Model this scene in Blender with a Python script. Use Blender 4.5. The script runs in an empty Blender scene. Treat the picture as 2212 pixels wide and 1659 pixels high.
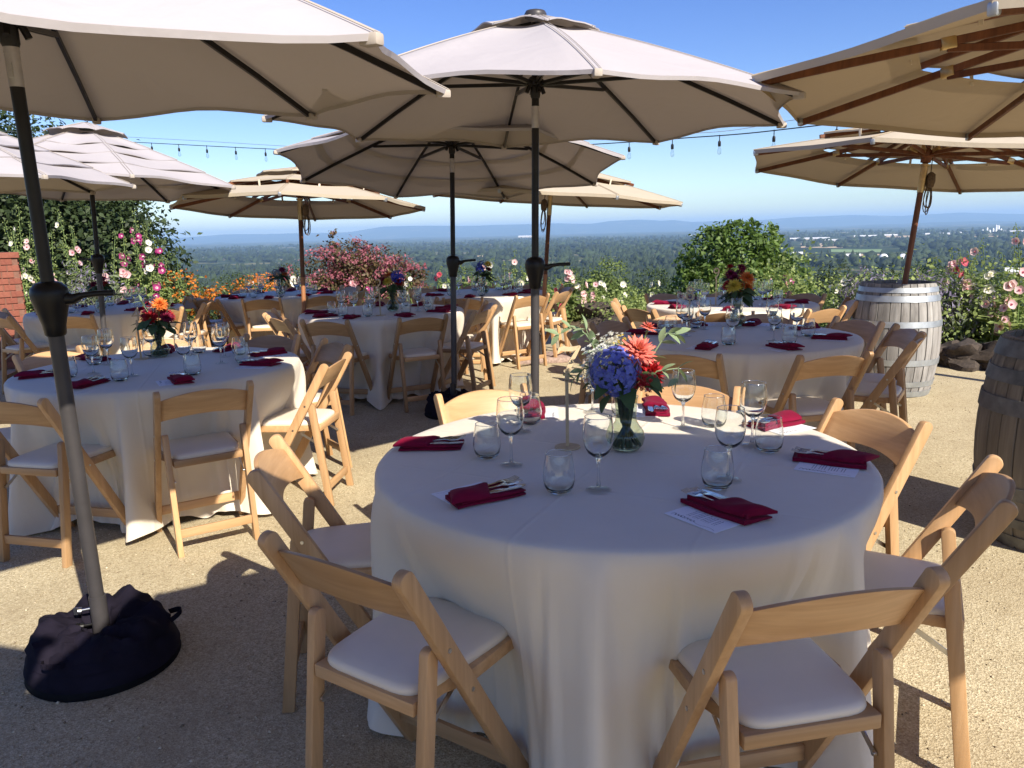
import bpy, bmesh, math, random
import numpy as np
from math import sin, cos, pi, radians, sqrt, atan2, exp
from mathutils import Vector, Matrix, Euler

random.seed(7)
RNG = np.random.default_rng(7)
SC = bpy.context.scene
COL = SC.collection

# ------------------------------------------------------------------ camera
CAM_H = 1.456
PITCH, ROLL, FPX = radians(11.156), radians(-1.5), 1668.0
cam_d = bpy.data.cameras.new('camera')
cam = bpy.data.objects.new('camera', cam_d)
COL.objects.link(cam)
cam_d.sensor_fit = 'HORIZONTAL'
cam_d.sensor_width = 36.0
cam_d.lens = FPX / 2212 * 36.0
cam_d.clip_start = 0.05
cam_d.clip_end = 120000
fw = Vector((0, cos(PITCH), -sin(PITCH)))
up0 = Vector((0, sin(PITCH), cos(PITCH)))
rt0 = Vector((1, 0, 0))
rt = rt0 * cos(ROLL) + up0 * sin(ROLL)
up = up0 * cos(ROLL) - rt0 * sin(ROLL)
m = Matrix((rt, up, -fw)).transposed().to_4x4()
m.translation = Vector((0, 0, CAM_H))
cam.matrix_world = m
SC.camera = cam

# ------------------------------------------------------------------ light
SUNV = Vector((0.72, -1.12, 1.0)).normalized()          # towards the sun
SUN_EL = math.asin(SUNV.z)
SUN_AZ = atan2(SUNV.x, SUNV.y)
W = bpy.data.worlds.new('World')
SC.world = W
W.use_nodes = True
nt = W.node_tree
nt.nodes.clear()
sky = nt.nodes.new('ShaderNodeTexSky')
sky.sky_type = 'NISHITA'
sky.sun_disc = False
sky.sun_elevation = SUN_EL
sky.sun_rotation = SUN_AZ
sky.altitude = 150
sky.air_density = 1.0
sky.dust_density = 0.3
sky.ozone_density = 3.0
bg = nt.nodes.new('ShaderNodeBackground')
bg.inputs['Strength'].default_value = 0.082
wo = nt.nodes.new('ShaderNodeOutputWorld')
hsv = nt.nodes.new('ShaderNodeHueSaturation')
hsv.inputs['Saturation'].default_value = 1.27
hsv.inputs['Hue'].default_value = .522
hsv.inputs['Value'].default_value = 1.12
nt.links.new(sky.outputs[0], hsv.inputs['Color'])
nt.links.new(hsv.outputs[0], bg.inputs[0])
nt.links.new(bg.outputs[0], wo.inputs[0])
sun_d = bpy.data.lights.new('sun', 'SUN')
sun_d.energy = 5.0
sun_d.angle = radians(0.53)
sun_d.color = (1.0, 0.915, 0.78)
sun = bpy.data.objects.new('sun', sun_d)
COL.objects.link(sun)
sun.rotation_euler = SUNV.to_track_quat('Z', 'Y').to_euler()
sun.location = (20, -30, 40)
SC.view_settings.view_transform = 'Standard'
SC.view_settings.look = 'None'
SC.view_settings.gamma = 1
SC.view_settings.use_curve_mapping = False
SC.view_settings.exposure = 0.86
SC.render.engine = 'CYCLES'
SC.cycles.max_bounces = 10
SC.cycles.transparent_max_bounces = 24
SC.cycles.volume_bounces = 1
SC.cycles.caustics_reflective = False
SC.cycles.caustics_refractive = True
SC.cycles.sample_clamp_indirect = 6
SC.cycles.use_denoising = True

# ------------------------------------------------------------------ helpers
class G:
    """geometry collector -> one mesh"""
    def __init__(s):
        s.v = []; s.f = []; s.mi = []
    def add(s, vs, fs, mi=0):
        o = len(s.v)
        s.v.extend([tuple(p) for p in vs])
        s.f.extend([tuple(i + o for i in f) for f in fs])
        s.mi.extend([mi] * len(fs))
        return s
    def box(s, c, d, M=None, mi=0):
        x, y, z = d[0] / 2, d[1] / 2, d[2] / 2
        vs = [Vector((a, b, e)) for e in (-z, z) for b in (-y, y) for a in (-x, x)]
        if M is not None: vs = [M @ p for p in vs]
        vs = [p + Vector(c) for p in vs]
        return s.add(vs, [(0, 2, 3, 1), (4, 5, 7, 6), (0, 1, 5, 4), (2, 6, 7, 3), (0, 4, 6, 2), (1, 3, 7, 5)], mi)
    def bar(s, p0, p1, w, h, upv=(0, 0, 1), mi=0):
        p0, p1 = Vector(p0), Vector(p1)
        t = (p1 - p0).normalized()
        sd = t.cross(Vector(upv))
        if sd.length < 1e-4: sd = t.cross(Vector((1, 0, 0)))
        sd.normalize(); u = sd.cross(t)
        vs = []
        for p in (p0, p1):
            for a, b in ((-1, -1), (1, -1), (1, 1), (-1, 1)):
                vs.append(p + sd * a * w / 2 + u * b * h / 2)
        return s.add(vs, [(3, 2, 1, 0), (4, 5, 6, 7), (0, 1, 5, 4), (1, 2, 6, 5), (2, 3, 7, 6), (3, 0, 4, 7)], mi)
    def tube(s, pts, rad, n=8, caps=True, mi=0, closed=False):
        pts = [Vector(p) for p in pts]
        k = len(pts)
        if not hasattr(rad, '__len__'): rad = [rad] * k
        vs = []; prev = None
        for i, p in enumerate(pts):
            if closed: t = pts[(i + 1) % k] - pts[i - 1]
            else: t = pts[min(i + 1, k - 1)] - pts[max(i - 1, 0)]
            t.normalize()
            if prev is None:
                a = Vector((0, 0, 1)) if abs(t.z) < .9 else Vector((1, 0, 0))
                sd = t.cross(a).normalized()
            else:
                sd = (prev - t * prev.dot(t)).normalized()
            prev = sd; u = t.cross(sd)
            for j in range(n):
                q = 2 * pi * j / n
                vs.append(p + (sd * cos(q) + u * sin(q)) * rad[i])
        fs = []
        for i in range(k if closed else k - 1):
            i2 = (i + 1) % k
            for j in range(n):
                fs.append((i * n + j, i * n + (j + 1) % n, i2 * n + (j + 1) % n, i2 * n + j))
        if caps and not closed:
            fs.append(tuple(range(n - 1, -1, -1)))
            fs.append(tuple((k - 1) * n + j for j in range(n)))
        return s.add(vs, fs, mi)
    def lathe(s, prof, n=24, c=(0, 0, 0), mi=0, caps=True):
        vs = []; k = len(prof)
        for r, z in prof:
            for j in range(n):
                q = 2 * pi * j / n
                vs.append((c[0] + r * cos(q), c[1] + r * sin(q), c[2] + z))
        fs = []
        for i in range(k - 1):
            for j in range(n):
                fs.append((i * n + j, i * n + (j + 1) % n, (i + 1) * n + (j + 1) % n, (i + 1) * n + j))
        if caps:
            if prof[0][0] > 1e-5: fs.append(tuple(range(n - 1, -1, -1)))
            if prof[-1][0] > 1e-5: fs.append(tuple((k - 1) * n + j for j in range(n)))
        return s.add(vs, fs, mi)
    def mesh(s, name, smooth=None, bevel=0, segs=2, weld=0):
        me = bpy.data.meshes.new(name)
        me.from_pydata(s.v, [], s.f)
        if any(s.mi): me.polygons.foreach_set('material_index', s.mi)
        if bevel or weld:
            bm = bmesh.new(); bm.from_mesh(me)
            if weld: bmesh.ops.remove_doubles(bm, verts=bm.verts, dist=weld)
            if bevel:
                es = [e for e in bm.edges if len(e.link_faces) == 2 and e.calc_face_angle(0) > radians(28)]
                bmesh.ops.bevel(bm, geom=es, offset=bevel, segments=segs, affect='EDGES', profile=.5, clamp_overlap=True)
            bm.to_mesh(me); bm.free()
        if smooth is not None:
            me.polygons.foreach_set('use_smooth', [True] * len(me.polygons))
            if smooth < 179: me.set_sharp_from_angle(angle=radians(smooth))
        me.update()
        return me

def np_mesh(name, V, F, smooth=False):
    V = np.asarray(V, dtype=np.float32); F = np.asarray(F, dtype=np.int32)
    me = bpy.data.meshes.new(name)
    n = F.shape[1]
    me.vertices.add(len(V)); me.vertices.foreach_set('co', V.ravel())
    me.loops.add(F.size); me.loops.foreach_set('vertex_index', F.ravel())
    me.polygons.add(len(F))
    me.polygons.foreach_set('loop_start', np.arange(0, F.size, n, dtype=np.int32))
    if smooth: me.polygons.foreach_set('use_smooth', np.ones(len(F), dtype=bool))
    me.update(calc_edges=True)
    return me

def obj(name, me, mats, parent=None, loc=(0, 0, 0), rot=(0, 0, 0), kind=None):
    if not isinstance(mats, (list, tuple)): mats = [mats]
    if not me.materials:
        for q in mats: me.materials.append(q)
    o = bpy.data.objects.new(name, me)
    COL.objects.link(o)
    o.location = loc; o.rotation_euler = rot
    if parent: o.parent = parent
    if kind: o['kind'] = kind
    return o

def tag(o, label, cat, group=None):
    o['label'] = label; o['category'] = cat
    if group: o['group'] = group
    elif 'group' in o.keys(): del o['group']
    return o

def thing(name, label, cat, loc=(0, 0, 0), rot=(0, 0, 0), group=None):
    o = bpy.data.objects.new(name, None)
    o.empty_display_size = .1
    COL.objects.link(o)
    o.location = loc; o.rotation_euler = rot
    return tag(o, label, cat, group)

def copy_tree(o, parent=None):
    c = o.copy(); COL.objects.link(c)
    if parent is not None: c.parent = parent
    for ch in list(o.children): copy_tree(ch, c)
    return c

class Proto:
    """first placement uses the built thing itself, later ones copy it"""
    def __init__(s, root): s.root = root; s.used = False
    def put(s, loc, rot, label, group=None):
        o = s.root if not s.used else copy_tree(s.root)
        s.used = True
        o.location = loc; o.rotation_euler = rot if hasattr(rot, '__len__') else (0, 0, rot)
        o['label'] = label
        if group: o['group'] = group
        return o

def at(U, V, z=0.0):
    """place measured on the photograph (2212 px wide) -> point on the level z"""
    d = fw + rt * ((U - 1106.0) / FPX) - up * ((V - 829.5) / FPX)
    t = (z - CAM_H) / d.z
    return Vector((d.x * t, d.y * t, z))

def aty(U, V, y):
    d = fw + rt * ((U - 1106.0) / FPX) - up * ((V - 829.5) / FPX)
    t = y / d.y
    return Vector((d.x * t, y, CAM_H + d.z * t))

# ------------------------------------------------------------------ materials
class N:
    def __init__(s, name):
        s.m = bpy.data.materials.new(name); s.m.use_nodes = True
        s.t = s.m.node_tree; s.t.nodes.clear()
        s.out = s.t.nodes.new('ShaderNodeOutputMaterial')
    def n(s, ty, **kw):
        q = s.t.nodes.new('ShaderNode' + ty)
        for k, v in kw.items():
            if k in q.inputs.keys(): q.inputs[k].default_value = v
            else: setattr(q, k, v)
        return q
    def l(s, a, b): s.t.links.new(a, b)
    def ramp(s, fac, stops, interp='LINEAR'):
        r = s.n('ValToRGB'); r.color_ramp.interpolation = interp
        e = r.color_ramp.elements
        while len(e) < len(stops): e.new(.5)
        for q, (p, c) in zip(e, stops):
            q.position = p; q.color = (c[0], c[1], c[2], 1)
        s.l(fac, r.inputs[0]); return r.outputs[0]
    def coord(s, scale=(1, 1, 1), kind='Object', rnd=0.0):
        tc = s.n('TexCoord'); mp = s.n('Mapping')
        mp.inputs['Scale'].default_value = scale
        s.l(tc.outputs[kind], mp.inputs[0])
        if rnd:
            oi = s.n('ObjectInfo'); mm = s.n('Math', operation='MULTIPLY'); mm.inputs[1].default_value = rnd
            s.l(oi.outputs['Random'], mm.inputs[0])
            cb = s.n('CombineXYZ'); s.l(mm.outputs[0], cb.inputs[0]); s.l(mm.outputs[0], cb.inputs[1]); s.l(mm.outputs[0], cb.inputs[2])
            s.l(cb.outputs[0], mp.inputs['Location'])
        return mp.outputs[0]
    def noise(s, vec, scale, detail=4, rough=.55, dist=0):
        q = s.n('TexNoise'); q.inputs['Scale'].default_value = scale
        q.inputs['Detail'].default_value = detail; q.inputs['Roughness'].default_value = rough
        q.inputs['Distortion'].default_value = dist
        if vec is not None: s.l(vec, q.inputs['Vector'])
        return q.outputs['Fac']
    def mix(s, fac, a, b, mode='MIX'):
        q = s.n('MixRGB', blend_type=mode)
        for v, i in ((fac, 0), (a, 1), (b, 2)):
            if isinstance(v, (int, float)): q.inputs[i].default_value = v
            elif isinstance(v, (tuple, list)): q.inputs[i].default_value = (v[0], v[1], v[2], 1)
            else: s.l(v, q.inputs[i])
        return q.outputs[0]
    def bump(s, h, strength=.3, dist=.01):
        q = s.n('Bump'); q.inputs['Strength'].default_value = strength; q.inputs['Distance'].default_value = dist
        s.l(h, q.inputs['Height']); return q.outputs[0]
    def bsdf(s, col, rough=.6, metal=0, normal=None, spec=.5, **kw):
        q = s.n('BsdfPrincipled')
        if isinstance(col, (tuple, list)): q.inputs['Base Color'].default_value = (*col[:3], 1)
        else: s.l(col, q.inputs['Base Color'])
        if isinstance(rough, (int, float)): q.inputs['Roughness'].default_value = rough
        else: s.l(rough, q.inputs['Roughness'])
        q.inputs['Metallic'].default_value = metal
        q.inputs['Specular IOR Level'].default_value = spec
        for k, v in kw.items(): q.inputs[k].default_value = v
        if normal is not None: s.l(normal, q.inputs['Normal'])
        return q
    def done(s, sh):
        s.l(sh.outputs[0] if hasattr(sh, 'outputs') else sh, s.out.inputs['Surface']); return s.m

def M_simple(name, col, rough=.6, metal=0, var=.15, nscale=8, bump=0, bscale=60, spec=.5, kind='Object', bdist=.003):
    b = N(name); v = b.coord(kind=kind)
    f = b.noise(v, nscale, 4)
    lo = tuple(c * (1 - var) for c in col); hi = tuple(min(1, c * (1 + var)) for c in col)
    c = b.ramp(f, [(.3, lo), (.7, hi)])
    nm = b.bump(b.noise(v, bscale, 3), bump, bdist) if bump else None
    return b.done(b.bsdf(c, rough, metal, nm, spec))

def M_wood(name, dark, light, axis, rough=.42, scale=1.0, vary=.21, rings=6.0):
    b = N(name)
    sc = [22 * scale] * 3; sc[axis] = 1.3 * scale
    v = b.coord(sc, rnd=37.0)
    g = b.noise(v, 1.0, 5, .62, .6)
    sc2 = [90 * scale] * 3; sc2[axis] = 5 * scale
    fine = b.noise(b.coord(sc2, rnd=11.0), 1.0, 3)
    c = b.ramp(g, [(.32, dark), (.68, light)])
    c = b.mix(b.ramp(fine, [(.35, (0, 0, 0)), (.75, (.35, .35, .35))]), c, tuple(x * .72 for x in dark))
    oi = b.n('ObjectInfo')
    hv = b.n('HueSaturation')
    mr = b.n('MapRange'); mr.inputs['To Min'].default_value = 1 - vary; mr.inputs['To Max'].default_value = 1 + vary
    b.l(oi.outputs['Random'], mr.inputs['Value']); b.l(mr.outputs[0], hv.inputs['Value']); b.l(c, hv.inputs['Color'])
    nm = b.bump(fine, .12, .002)
    return b.done(b.bsdf(hv.outputs[0], rough, 0, nm, .4))

def M_fabric(name, col, under, trans=.12, rough=.9, weave=True, wrinkle=.25, wscale=3.0, stain=.1):
    b = N(name); v = b.coord(rnd=9.0)
    f = b.noise(v, 2.2, 5, .6)
    c = b.ramp(f, [(.25, tuple(x * (1 - stain) for x in col)), (.75, col)])
    c = b.mix(b.n('NewGeometry').outputs['Backfacing'], under, c)   # the underside takes a separate colour from the top
    h = b.noise(v, wscale, 4, .5, .8)
    nm = b.bump(h, wrinkle, .05)
    d = b.n('BsdfDiffuse'); b.l(c, d.inputs[0]); b.l(nm, d.inputs['Normal'])
    t = b.n('BsdfTranslucent'); t.inputs[0].default_value = (min(1, col[0] * 1.02), col[1] * .86, col[2] * .68, 1); b.l(nm, t.inputs['Normal'])
    mx = b.n('MixShader'); mx.inputs[0].default_value = trans
    b.l(d.outputs[0], mx.inputs[1]); b.l(t.outputs[0], mx.inputs[2])
    return b.done(mx)

def M_leaf(name, lo, hi, trans=.3, rough=.5, scale=1.2):
    b = N(name)
    ge = b.n('NewGeometry')
    f = b.noise(b.coord(kind='Object'), scale, 3)
    ad = b.n('Math', operation='ADD'); b.l(f, ad.inputs[0])
    ml = b.n('Math', operation='MULTIPLY'); ml.inputs[1].default_value = .5
    b.l(ge.outputs['Random Per Island'], ml.inputs[0]); b.l(ml.outputs[0], ad.inputs[1])
    c = b.ramp(ad.outputs[0], [(.38, lo), (.98, hi)])
    p = b.bsdf(c, rough, 0, None, .35)
    t = b.n('BsdfTranslucent'); 
    c2 = b.mix(.5, c, (hi[0] * 1.3, hi[1] * 1.3, hi[2] * .5))
    b.l(c2, t.inputs[0])
    mx = b.n('MixShader'); mx.inputs[0].default_value = trans
    b.l(p.outputs[0], mx.inputs[1]); b.l(t.outputs[0], mx.inputs[2])
    return b.done(mx)

def M_thin_glass(name, tint=(.97, .99, .98), edge=.55, base=.04):
    b = N(name)
    lw = b.n('LayerWeight'); lw.inputs[0].default_value = .5
    tr = b.n('BsdfTransparent')
    cc = b.ramp(lw.outputs['Facing'], [(.0, tint), (.6, tuple(x * .985 for x in tint)), (.85, tuple(x * .86 for x in tint)), (.98, tuple(x * .4 for x in tint))])
    b.l(cc, tr.inputs[0])
    gl = b.n('BsdfGlossy'); gl.inputs['Roughness'].default_value = .02
    fr = b.ramp(lw.outputs['Facing'], [(0, (base,) * 3), (.5, (base * 1.5,) * 3), (.75, (base * 4.5,) * 3), (.9, (edge * .75,) * 3), (1, (edge,) * 3)])
    mx = b.n('MixShader'); b.l(fr, mx.inputs[0]); b.l(tr.outputs[0], mx.inputs[1]); b.l(gl.outputs[0], mx.inputs[2])
    return b.done(mx)

MAT = {}
MAT['wood_v'] = M_wood('beech_upright', (.43, .248, .113), (.555, .345, .178), 2)
MAT['wood_h'] = M_wood('beech_rail', (.43, .248, .113), (.555, .345, .178), 0)
MAT['teak'] = M_wood('teak', (.10, .032, .012), (.2, .07, .025), 2, .5, 1, .12)
MAT['teak_light'] = M_wood('teak_light', (.28, .115, .045), (.38, .17, .075), 2, .5, 1, .1)
MAT['vinyl'] = M_simple('white_vinyl', (.73, .65, .535), .5, 0, .04, 6, .05, 30)
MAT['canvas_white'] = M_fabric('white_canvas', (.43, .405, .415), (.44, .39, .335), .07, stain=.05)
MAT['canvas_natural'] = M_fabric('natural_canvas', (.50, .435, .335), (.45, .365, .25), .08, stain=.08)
MAT['black_metal'] = M_simple('bronze_black_paint', (.014, .012, .011), .4, .0, .25, 20, .05, 200, .3)
MAT['grey_metal'] = M_simple('grey_paint_pole', (.06, .055, .056), .42, .2, .12, 12, .04, 150, .35)
MAT['steel'] = M_simple('steel', (.62, .61, .59), .28, 1, .08, 30)
MAT['brass'] = M_simple('brass', (.58, .42, .2), .35, 1, .15, 25)
MAT['zinc'] = M_simple('galvanised_zinc', (.42, .45, .48), .5, .8, .15, 18)
MAT['black_plastic'] = M_simple('black_plastic', (.008, .0075, .0075), .38, 0, .2, 15, 0, 60, .3)
MAT['bag'] = M_simple('navy_bag_cloth', (.011, .009, .017), .85, 0, .3, 9, .25, 260, .12)
MAT['rubber'] = M_simple('black_rubber', (.005, .005, .006), .7, 0, .3, 12, 0, 60, .12)
MAT['rope'] = M_simple('rope', (.12, .08, .045), .9, 0, .3, 80, .3, 200)
MAT['pale_strap'] = M_simple('pale_webbing', (.66, .58, .45), .9, 0, .08, 40)
MAT['iron'] = M_simple('old_hoop_iron', (.14, .14, .14), .6, .5, .35, 14, .15, 60)
MAT['granite'] = M_simple('pink_granite', (.33, .24, .2), .75, 0, .35, 45, .2, 120)
MAT['pin'] = M_simple('weathered_post', (.3, .25, .19), .85, 0, .25, 12, .3, 60)
# ================================================================== SETTING
def M_gravel():
    b = N('decomposed_granite'); v = b.coord()
    vo = b.n('TexVoronoi'); vo.inputs['Scale'].default_value = 230; b.l(v, vo.inputs['Vector'])
    sp = b.n('SeparateColor'); b.l(vo.outputs['Color'], sp.inputs[0])
    c = b.ramp(sp.outputs[0], [(0, (.27, .215, .13)), (.35, (.43, .365, .235)), (.7, (.54, .47, .315)), (1, (.69, .615, .44))])
    vo2 = b.n('TexVoronoi'); vo2.inputs['Scale'].default_value = 115; b.l(v, vo2.inputs['Vector'])
    sp2 = b.n('SeparateColor'); b.l(vo2.outputs['Color'], sp2.inputs[0])
    c = b.mix(.30, c, b.ramp(sp2.outputs[0], [(0, (.17, .135, .08)), (.5, (.46, .385, .24)), (1, (.70, .62, .43))]))
    big = b.noise(v, 1.6, 7, .68, .6)
    c = b.mix(b.ramp(big, [(.36, (0, 0, 0)), (.70, (.55,) * 3)]), c, (.29, .225, .135))
    h = b.mix(.5, vo.outputs['Distance'], vo2.outputs['Distance'])
    h = b.mix(.35, h, b.noise(v, 9, 4))
    nm = b.bump(h, .6, .008)
    return b.done(b.bsdf(c, .92, 0, nm, .15))
MAT['gravel'] = M_gravel()
MAT['soil'] = M_simple('garden_soil', (.085, .06, .035), .95, 0, .45, 14, .6, 60)

def M_terrain():
    b = N('hillside'); v = b.coord()
    big = b.noise(v, .0035, 4, .55)
    med = b.noise(v, .06, 5, .65)
    c = b.ramp(big, [(.40, (.014, .026, .010)), (.52, (.028, .045, .016)), (.57, (.12, .125, .05)), (.66, (.30, .24, .13))], 'EASE')
    c = b.mix(b.ramp(med, [(.3, (0, 0, 0)), (.7, (.55,) * 3)]), c, (.03, .05, .018))
    return b.done(b.bsdf(c, .95, 0, None, .1))
MAT['terrain'] = M_terrain()
def M_mount():
    b = N('wooded_mountain'); v = b.coord()
    f = b.noise(v, .0016, 6, .62)
    c = b.ramp(f, [(.35, (.03, .048, .025)), (.58, (.045, .065, .032)), (.66, (.17, .15, .09)), (.8, (.07, .085, .04))])
    return b.done(b.bsdf(c, .95, 0, None, .1))
MAT['mountain'] = M_mount()

EDGE = [(-30, 4), (-12, 7.0), (-9, 8.4), (-6, 9.7), (-4.5, 10.6), (-3, 11.8), (-1, 12.1), (1.0, 11.8), (2.6, 10.5), (3.6, 8.9), (4.6, 7.85), (6, 7.0), (8, 6.3), (12, 5.4), (30, 3)]
EX = np.array([p[0] for p in EDGE], float); EY = np.array([p[1] for p in EDGE], float)
def edge_y(x): return np.interp(x, EX, EY)
def ground_z(x, y):
    d = np.maximum(0, np.asarray(y, float) - edge_y(x) - 1.9)
    q = np.clip(d / 3.0, 0, 1); r = -1.2 * q * q * (3 - 2 * q) - 94 * (1 - np.exp(-d / 330.0))
    und = (np.sin(np.asarray(x) * .011 + 1.3) * np.cos(np.asarray(y) * .008) * 3.0 + np.sin(np.asarray(x) * .0023 + .7) * 5) * (1 - np.exp(-d / 220))
    return r + und - .03

def terrace():
    xs = np.linspace(-15, 15, 61); vs = []; fs = []
    for i, x in enumerate(xs):
        vs += [(x, -9, 0), (x, float(edge_y(x)), 0)]
    for i in range(60): fs.append((2 * i, 2 * i + 2, 2 * i + 3, 2 * i + 1))
    me = bpy.data.meshes.new('gravel_terrace'); me.from_pydata(vs, [], fs)
    obj('gravel_terrace', me, MAT['gravel'], kind='structure')
    g = G(); rows = 7
    xs = np.linspace(-15, 15, 121)
    for x in xs:
        for k in range(rows):
            d = -.12 + 2.3 * k / (rows - 1)
            bumpz = .05 * sin(x * 7 + k) * sin(k * 2.1 + x * 3) if 0 < k < rows - 1 else 0
            g.v.append((x, float(edge_y(x)) + d + (.06 * sin(x * 5.3) if k == 0 else 0), [.006, .1, .14, .12, .06, -.02, -.12][k] + bumpz))
    for i in range(120):
        for k in range(rows - 1):
            a = i * rows + k
            g.f.append((a, a + rows, a + rows + 1, a + 1)); g.mi.append(0)
    obj('planting_bed', g.mesh('planting_bed', 60), MAT['soil'], kind='structure')
terrace()

def terrain():
    rad = np.concatenate([[0.0], np.geomspace(6, 30000, 130)])
    az = np.radians(np.linspace(0, 360, 241)[:-1])
    V = []
    for r in rad:
        x = r * np.sin(az); y = r * np.cos(az)
        V.append(np.stack([x, y, ground_z(x, y) - .03], 1))
    V = np.concatenate(V); n = 240
    F = []
    i = np.arange(n); j = (i + 1) % n
    for k in range(len(rad) - 1):
        F.append(np.stack([k * n + i, k * n + j, (k + 1) * n + j, (k + 1) * n + i], 1))
    F = np.concatenate(F)[:, ::-1]
    obj('ground', np_mesh('ground', V, F, True), MAT['terrain'], kind='structure')
terrain()

def ridge(name, pts, D, front, seed, rough):
    us = np.array([p[0] for p in pts], float); vs_ = np.array([p[1] for p in pts], float)
    U = np.linspace(us[0], us[-1], 420); Vv = np.interp(U, us, vs_)
    rng = np.random.default_rng(seed)
    ph = rng.uniform(0, 6.28, 8)
    Vv = Vv + rough * sum(np.sin(U / (150 / (k + 1.3)) + ph[k]) / (k + 1.2) for k in range(8)) * .5
    top = np.array([list(aty(u, v, D)) for u, v in zip(U, Vv)])
    rows = np.linspace(-1, 1, 15); V = []
    for t in rows:
        if t <= 0: q = (1 + t); y = D + t * front; h = q ** 1.25
        else: q = 1 - t; y = D + t * D * .12; h = q
        sc = y / D
        wob = rng.normal(0, 1, 420); wob = np.convolve(wob, np.ones(9) / 9, 'same') * 28 * sin(pi * min(1, abs(t) + .0))
        V.append(np.stack([top[:, 0] * sc, np.full(420, y), -96 + (top[:, 2] + 96) * h + wob * (0 < abs(t) < 1)], 1))
    V = np.concatenate(V); F = []
    i = np.arange(419)
    for k in range(14): F.append(np.stack([k * 420 + i, k * 420 + i + 1, (k + 1) * 420 + i + 1, (k + 1) * 420 + i], 1))
    obj(name, np_mesh(name, V, np.concatenate(F), True), MAT['mountain'], kind='structure')
ridge('mountains', [(-900, 520), (0, 517), (398, 513), (484, 507), (568, 506), (700, 503), (758, 500), (796, 494), (826, 489), (896, 487), (1000, 488), (1100, 486), (1194, 483), (1280, 483), (1314, 478), (1378, 475), (1430, 477), (1454, 475), (1494, 479), (1553, 477), (1650, 474), (1725, 469), (1835, 465), (1945, 467), (2077, 459), (2212, 462), (3100, 452)], 26000, 4500, 3, 1.3)
ridge('far_hills', [(-900, 545), (300, 534), (430, 529), (475, 522), (515, 529), (600, 530), (700, 527), (800, 521), (900, 512), (1000, 514), (1100, 510), (1194, 508), (1500, 501), (1700, 494), (1900, 484), (2100, 479), (2212, 478), (3100, 462)], 19000, 3500, 5, 1.5)
ridge('near_hills', [(-900, 560), (300, 545), (420, 541), (560, 538), (700, 535), (850, 529), (1000, 521), (1100, 520), (1350, 516), (1550, 512), (1700, 506), (1850, 500), (2000, 496), (2212, 490), (3100, 470)], 10500, 2500, 8, 1.0)

# ------------------------------------------------------------------ foliage tools
def leaf_cloud(ells, n, size, seed, shell=.55, clump=10, spread=.2, aspect=.55, droop=0.0):
    """many leaf-sized kites gathered in clumps through the volume of some ellipsoids"""
    r = np.random.default_rng(seed)
    E = np.array(ells, float)
    w = (E[:, 3] * E[:, 4] * E[:, 5]) ** (2 / 3); w /= w.sum()
    nc = max(1, n // clump)
    k = r.choice(len(E), nc, p=w)
    d = r.normal(size=(nc, 3)); d /= np.linalg.norm(d, axis=1)[:, None]
    rr = (shell + (1 - shell) * r.random(nc) ** .6)[:, None]
    cc = E[k, :3] + d * rr * E[k, 3:6]
    mean_r = (E[k, 3:6].mean(1) * spread)[:, None]
    idx = np.repeat(np.arange(nc), clump)
    P = cc[idx] + r.normal(size=(nc * clump, 3)) * mean_r[idx]
    nrm = d[idx] * .8 + r.normal(size=P.shape) * .75 + np.array([0, 0, .45])
    nrm /= np.linalg.norm(nrm, axis=1)[:, None]
    t = r.normal(size=P.shape) + np.array([0, 0, -droop]); t -= nrm * (t * nrm).sum(1)[:, None]; t /= np.linalg.norm(t, axis=1)[:, None]
    b = np.cross(nrm, t)
    s = (size * (.6 + .8 * r.random(len(P))))[:, None]
    V = np.stack([P - t * s * .5, P + b * s * aspect * .5 - t * s * .05 + nrm * s * .06, P + t * s * .55 - nrm * s * .08, P - b * s * aspect * .5 - t * s * .05 + nrm * s * .06], 1).reshape(-1, 3)
    F = np.arange(len(V)).reshape(-1, 4)
    return V, F

MAT['bark'] = M_simple('bark', (.09, .065, .045), .95, 0, .35, 14, .7, 40)
MAT['leaf_dark'] = M_leaf('dark_evergreen_leaf', (.010, .020, .007), (.045, .07, .022), .15, .6)
MAT['leaf_walnut'] = M_leaf('walnut_leaf', (.028, .06, .012), (.13, .205, .045), .35, .5)
MAT['leaf_mid'] = M_leaf('mid_green_leaf', (.022, .042, .012), (.065, .10, .03), .2, .6, .5)
MAT['leaf_bright'] = M_leaf('bright_leaf', (.05, .085, .02), (.15, .2, .05), .25, .55)
MAT['leaf_vine'] = M_leaf('vine_leaf', (.10, .17, .03), (.32, .41, .09), .35, .5)
MAT['leaf_holly'] = M_leaf('hollyhock_leaf', (.09, .14, .035), (.33, .40, .14), .35, .55)
MAT['leaf_bed'] = M_leaf('bed_leaf', (.045, .085, .022), (.17, .24, .07), .3, .55)
MAT['leaf_red'] = M_leaf('crape_leaf', (.045, .04, .018), (.15, .10, .045), .25, .55)
MAT['crape_pink'] = M_leaf('crape_blossom', (.23, .055, .085), (.45, .17, .205), .3, .7)
MAT['lavender'] = M_leaf('lavender_spike', (.12, .10, .17), (.30, .27, .38), .2, .8)
MAT['leaf_grey'] = M_leaf('lavender_leaf', (.08, .10, .06), (.2, .24, .15), .2, .7)
MAT['orange_petal'] = M_leaf('helenium_petal', (.32, .07, .012), (.72, .25, .03), .25, .6)
MAT['stem_green'] = M_simple('green_stem', (.13, .2, .055), .6, 0, .2, 10)
MAT['forest'] = M_leaf('forest', (.004, .010, .004), (.034, .054, .017), .05, .8, .004)

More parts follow.
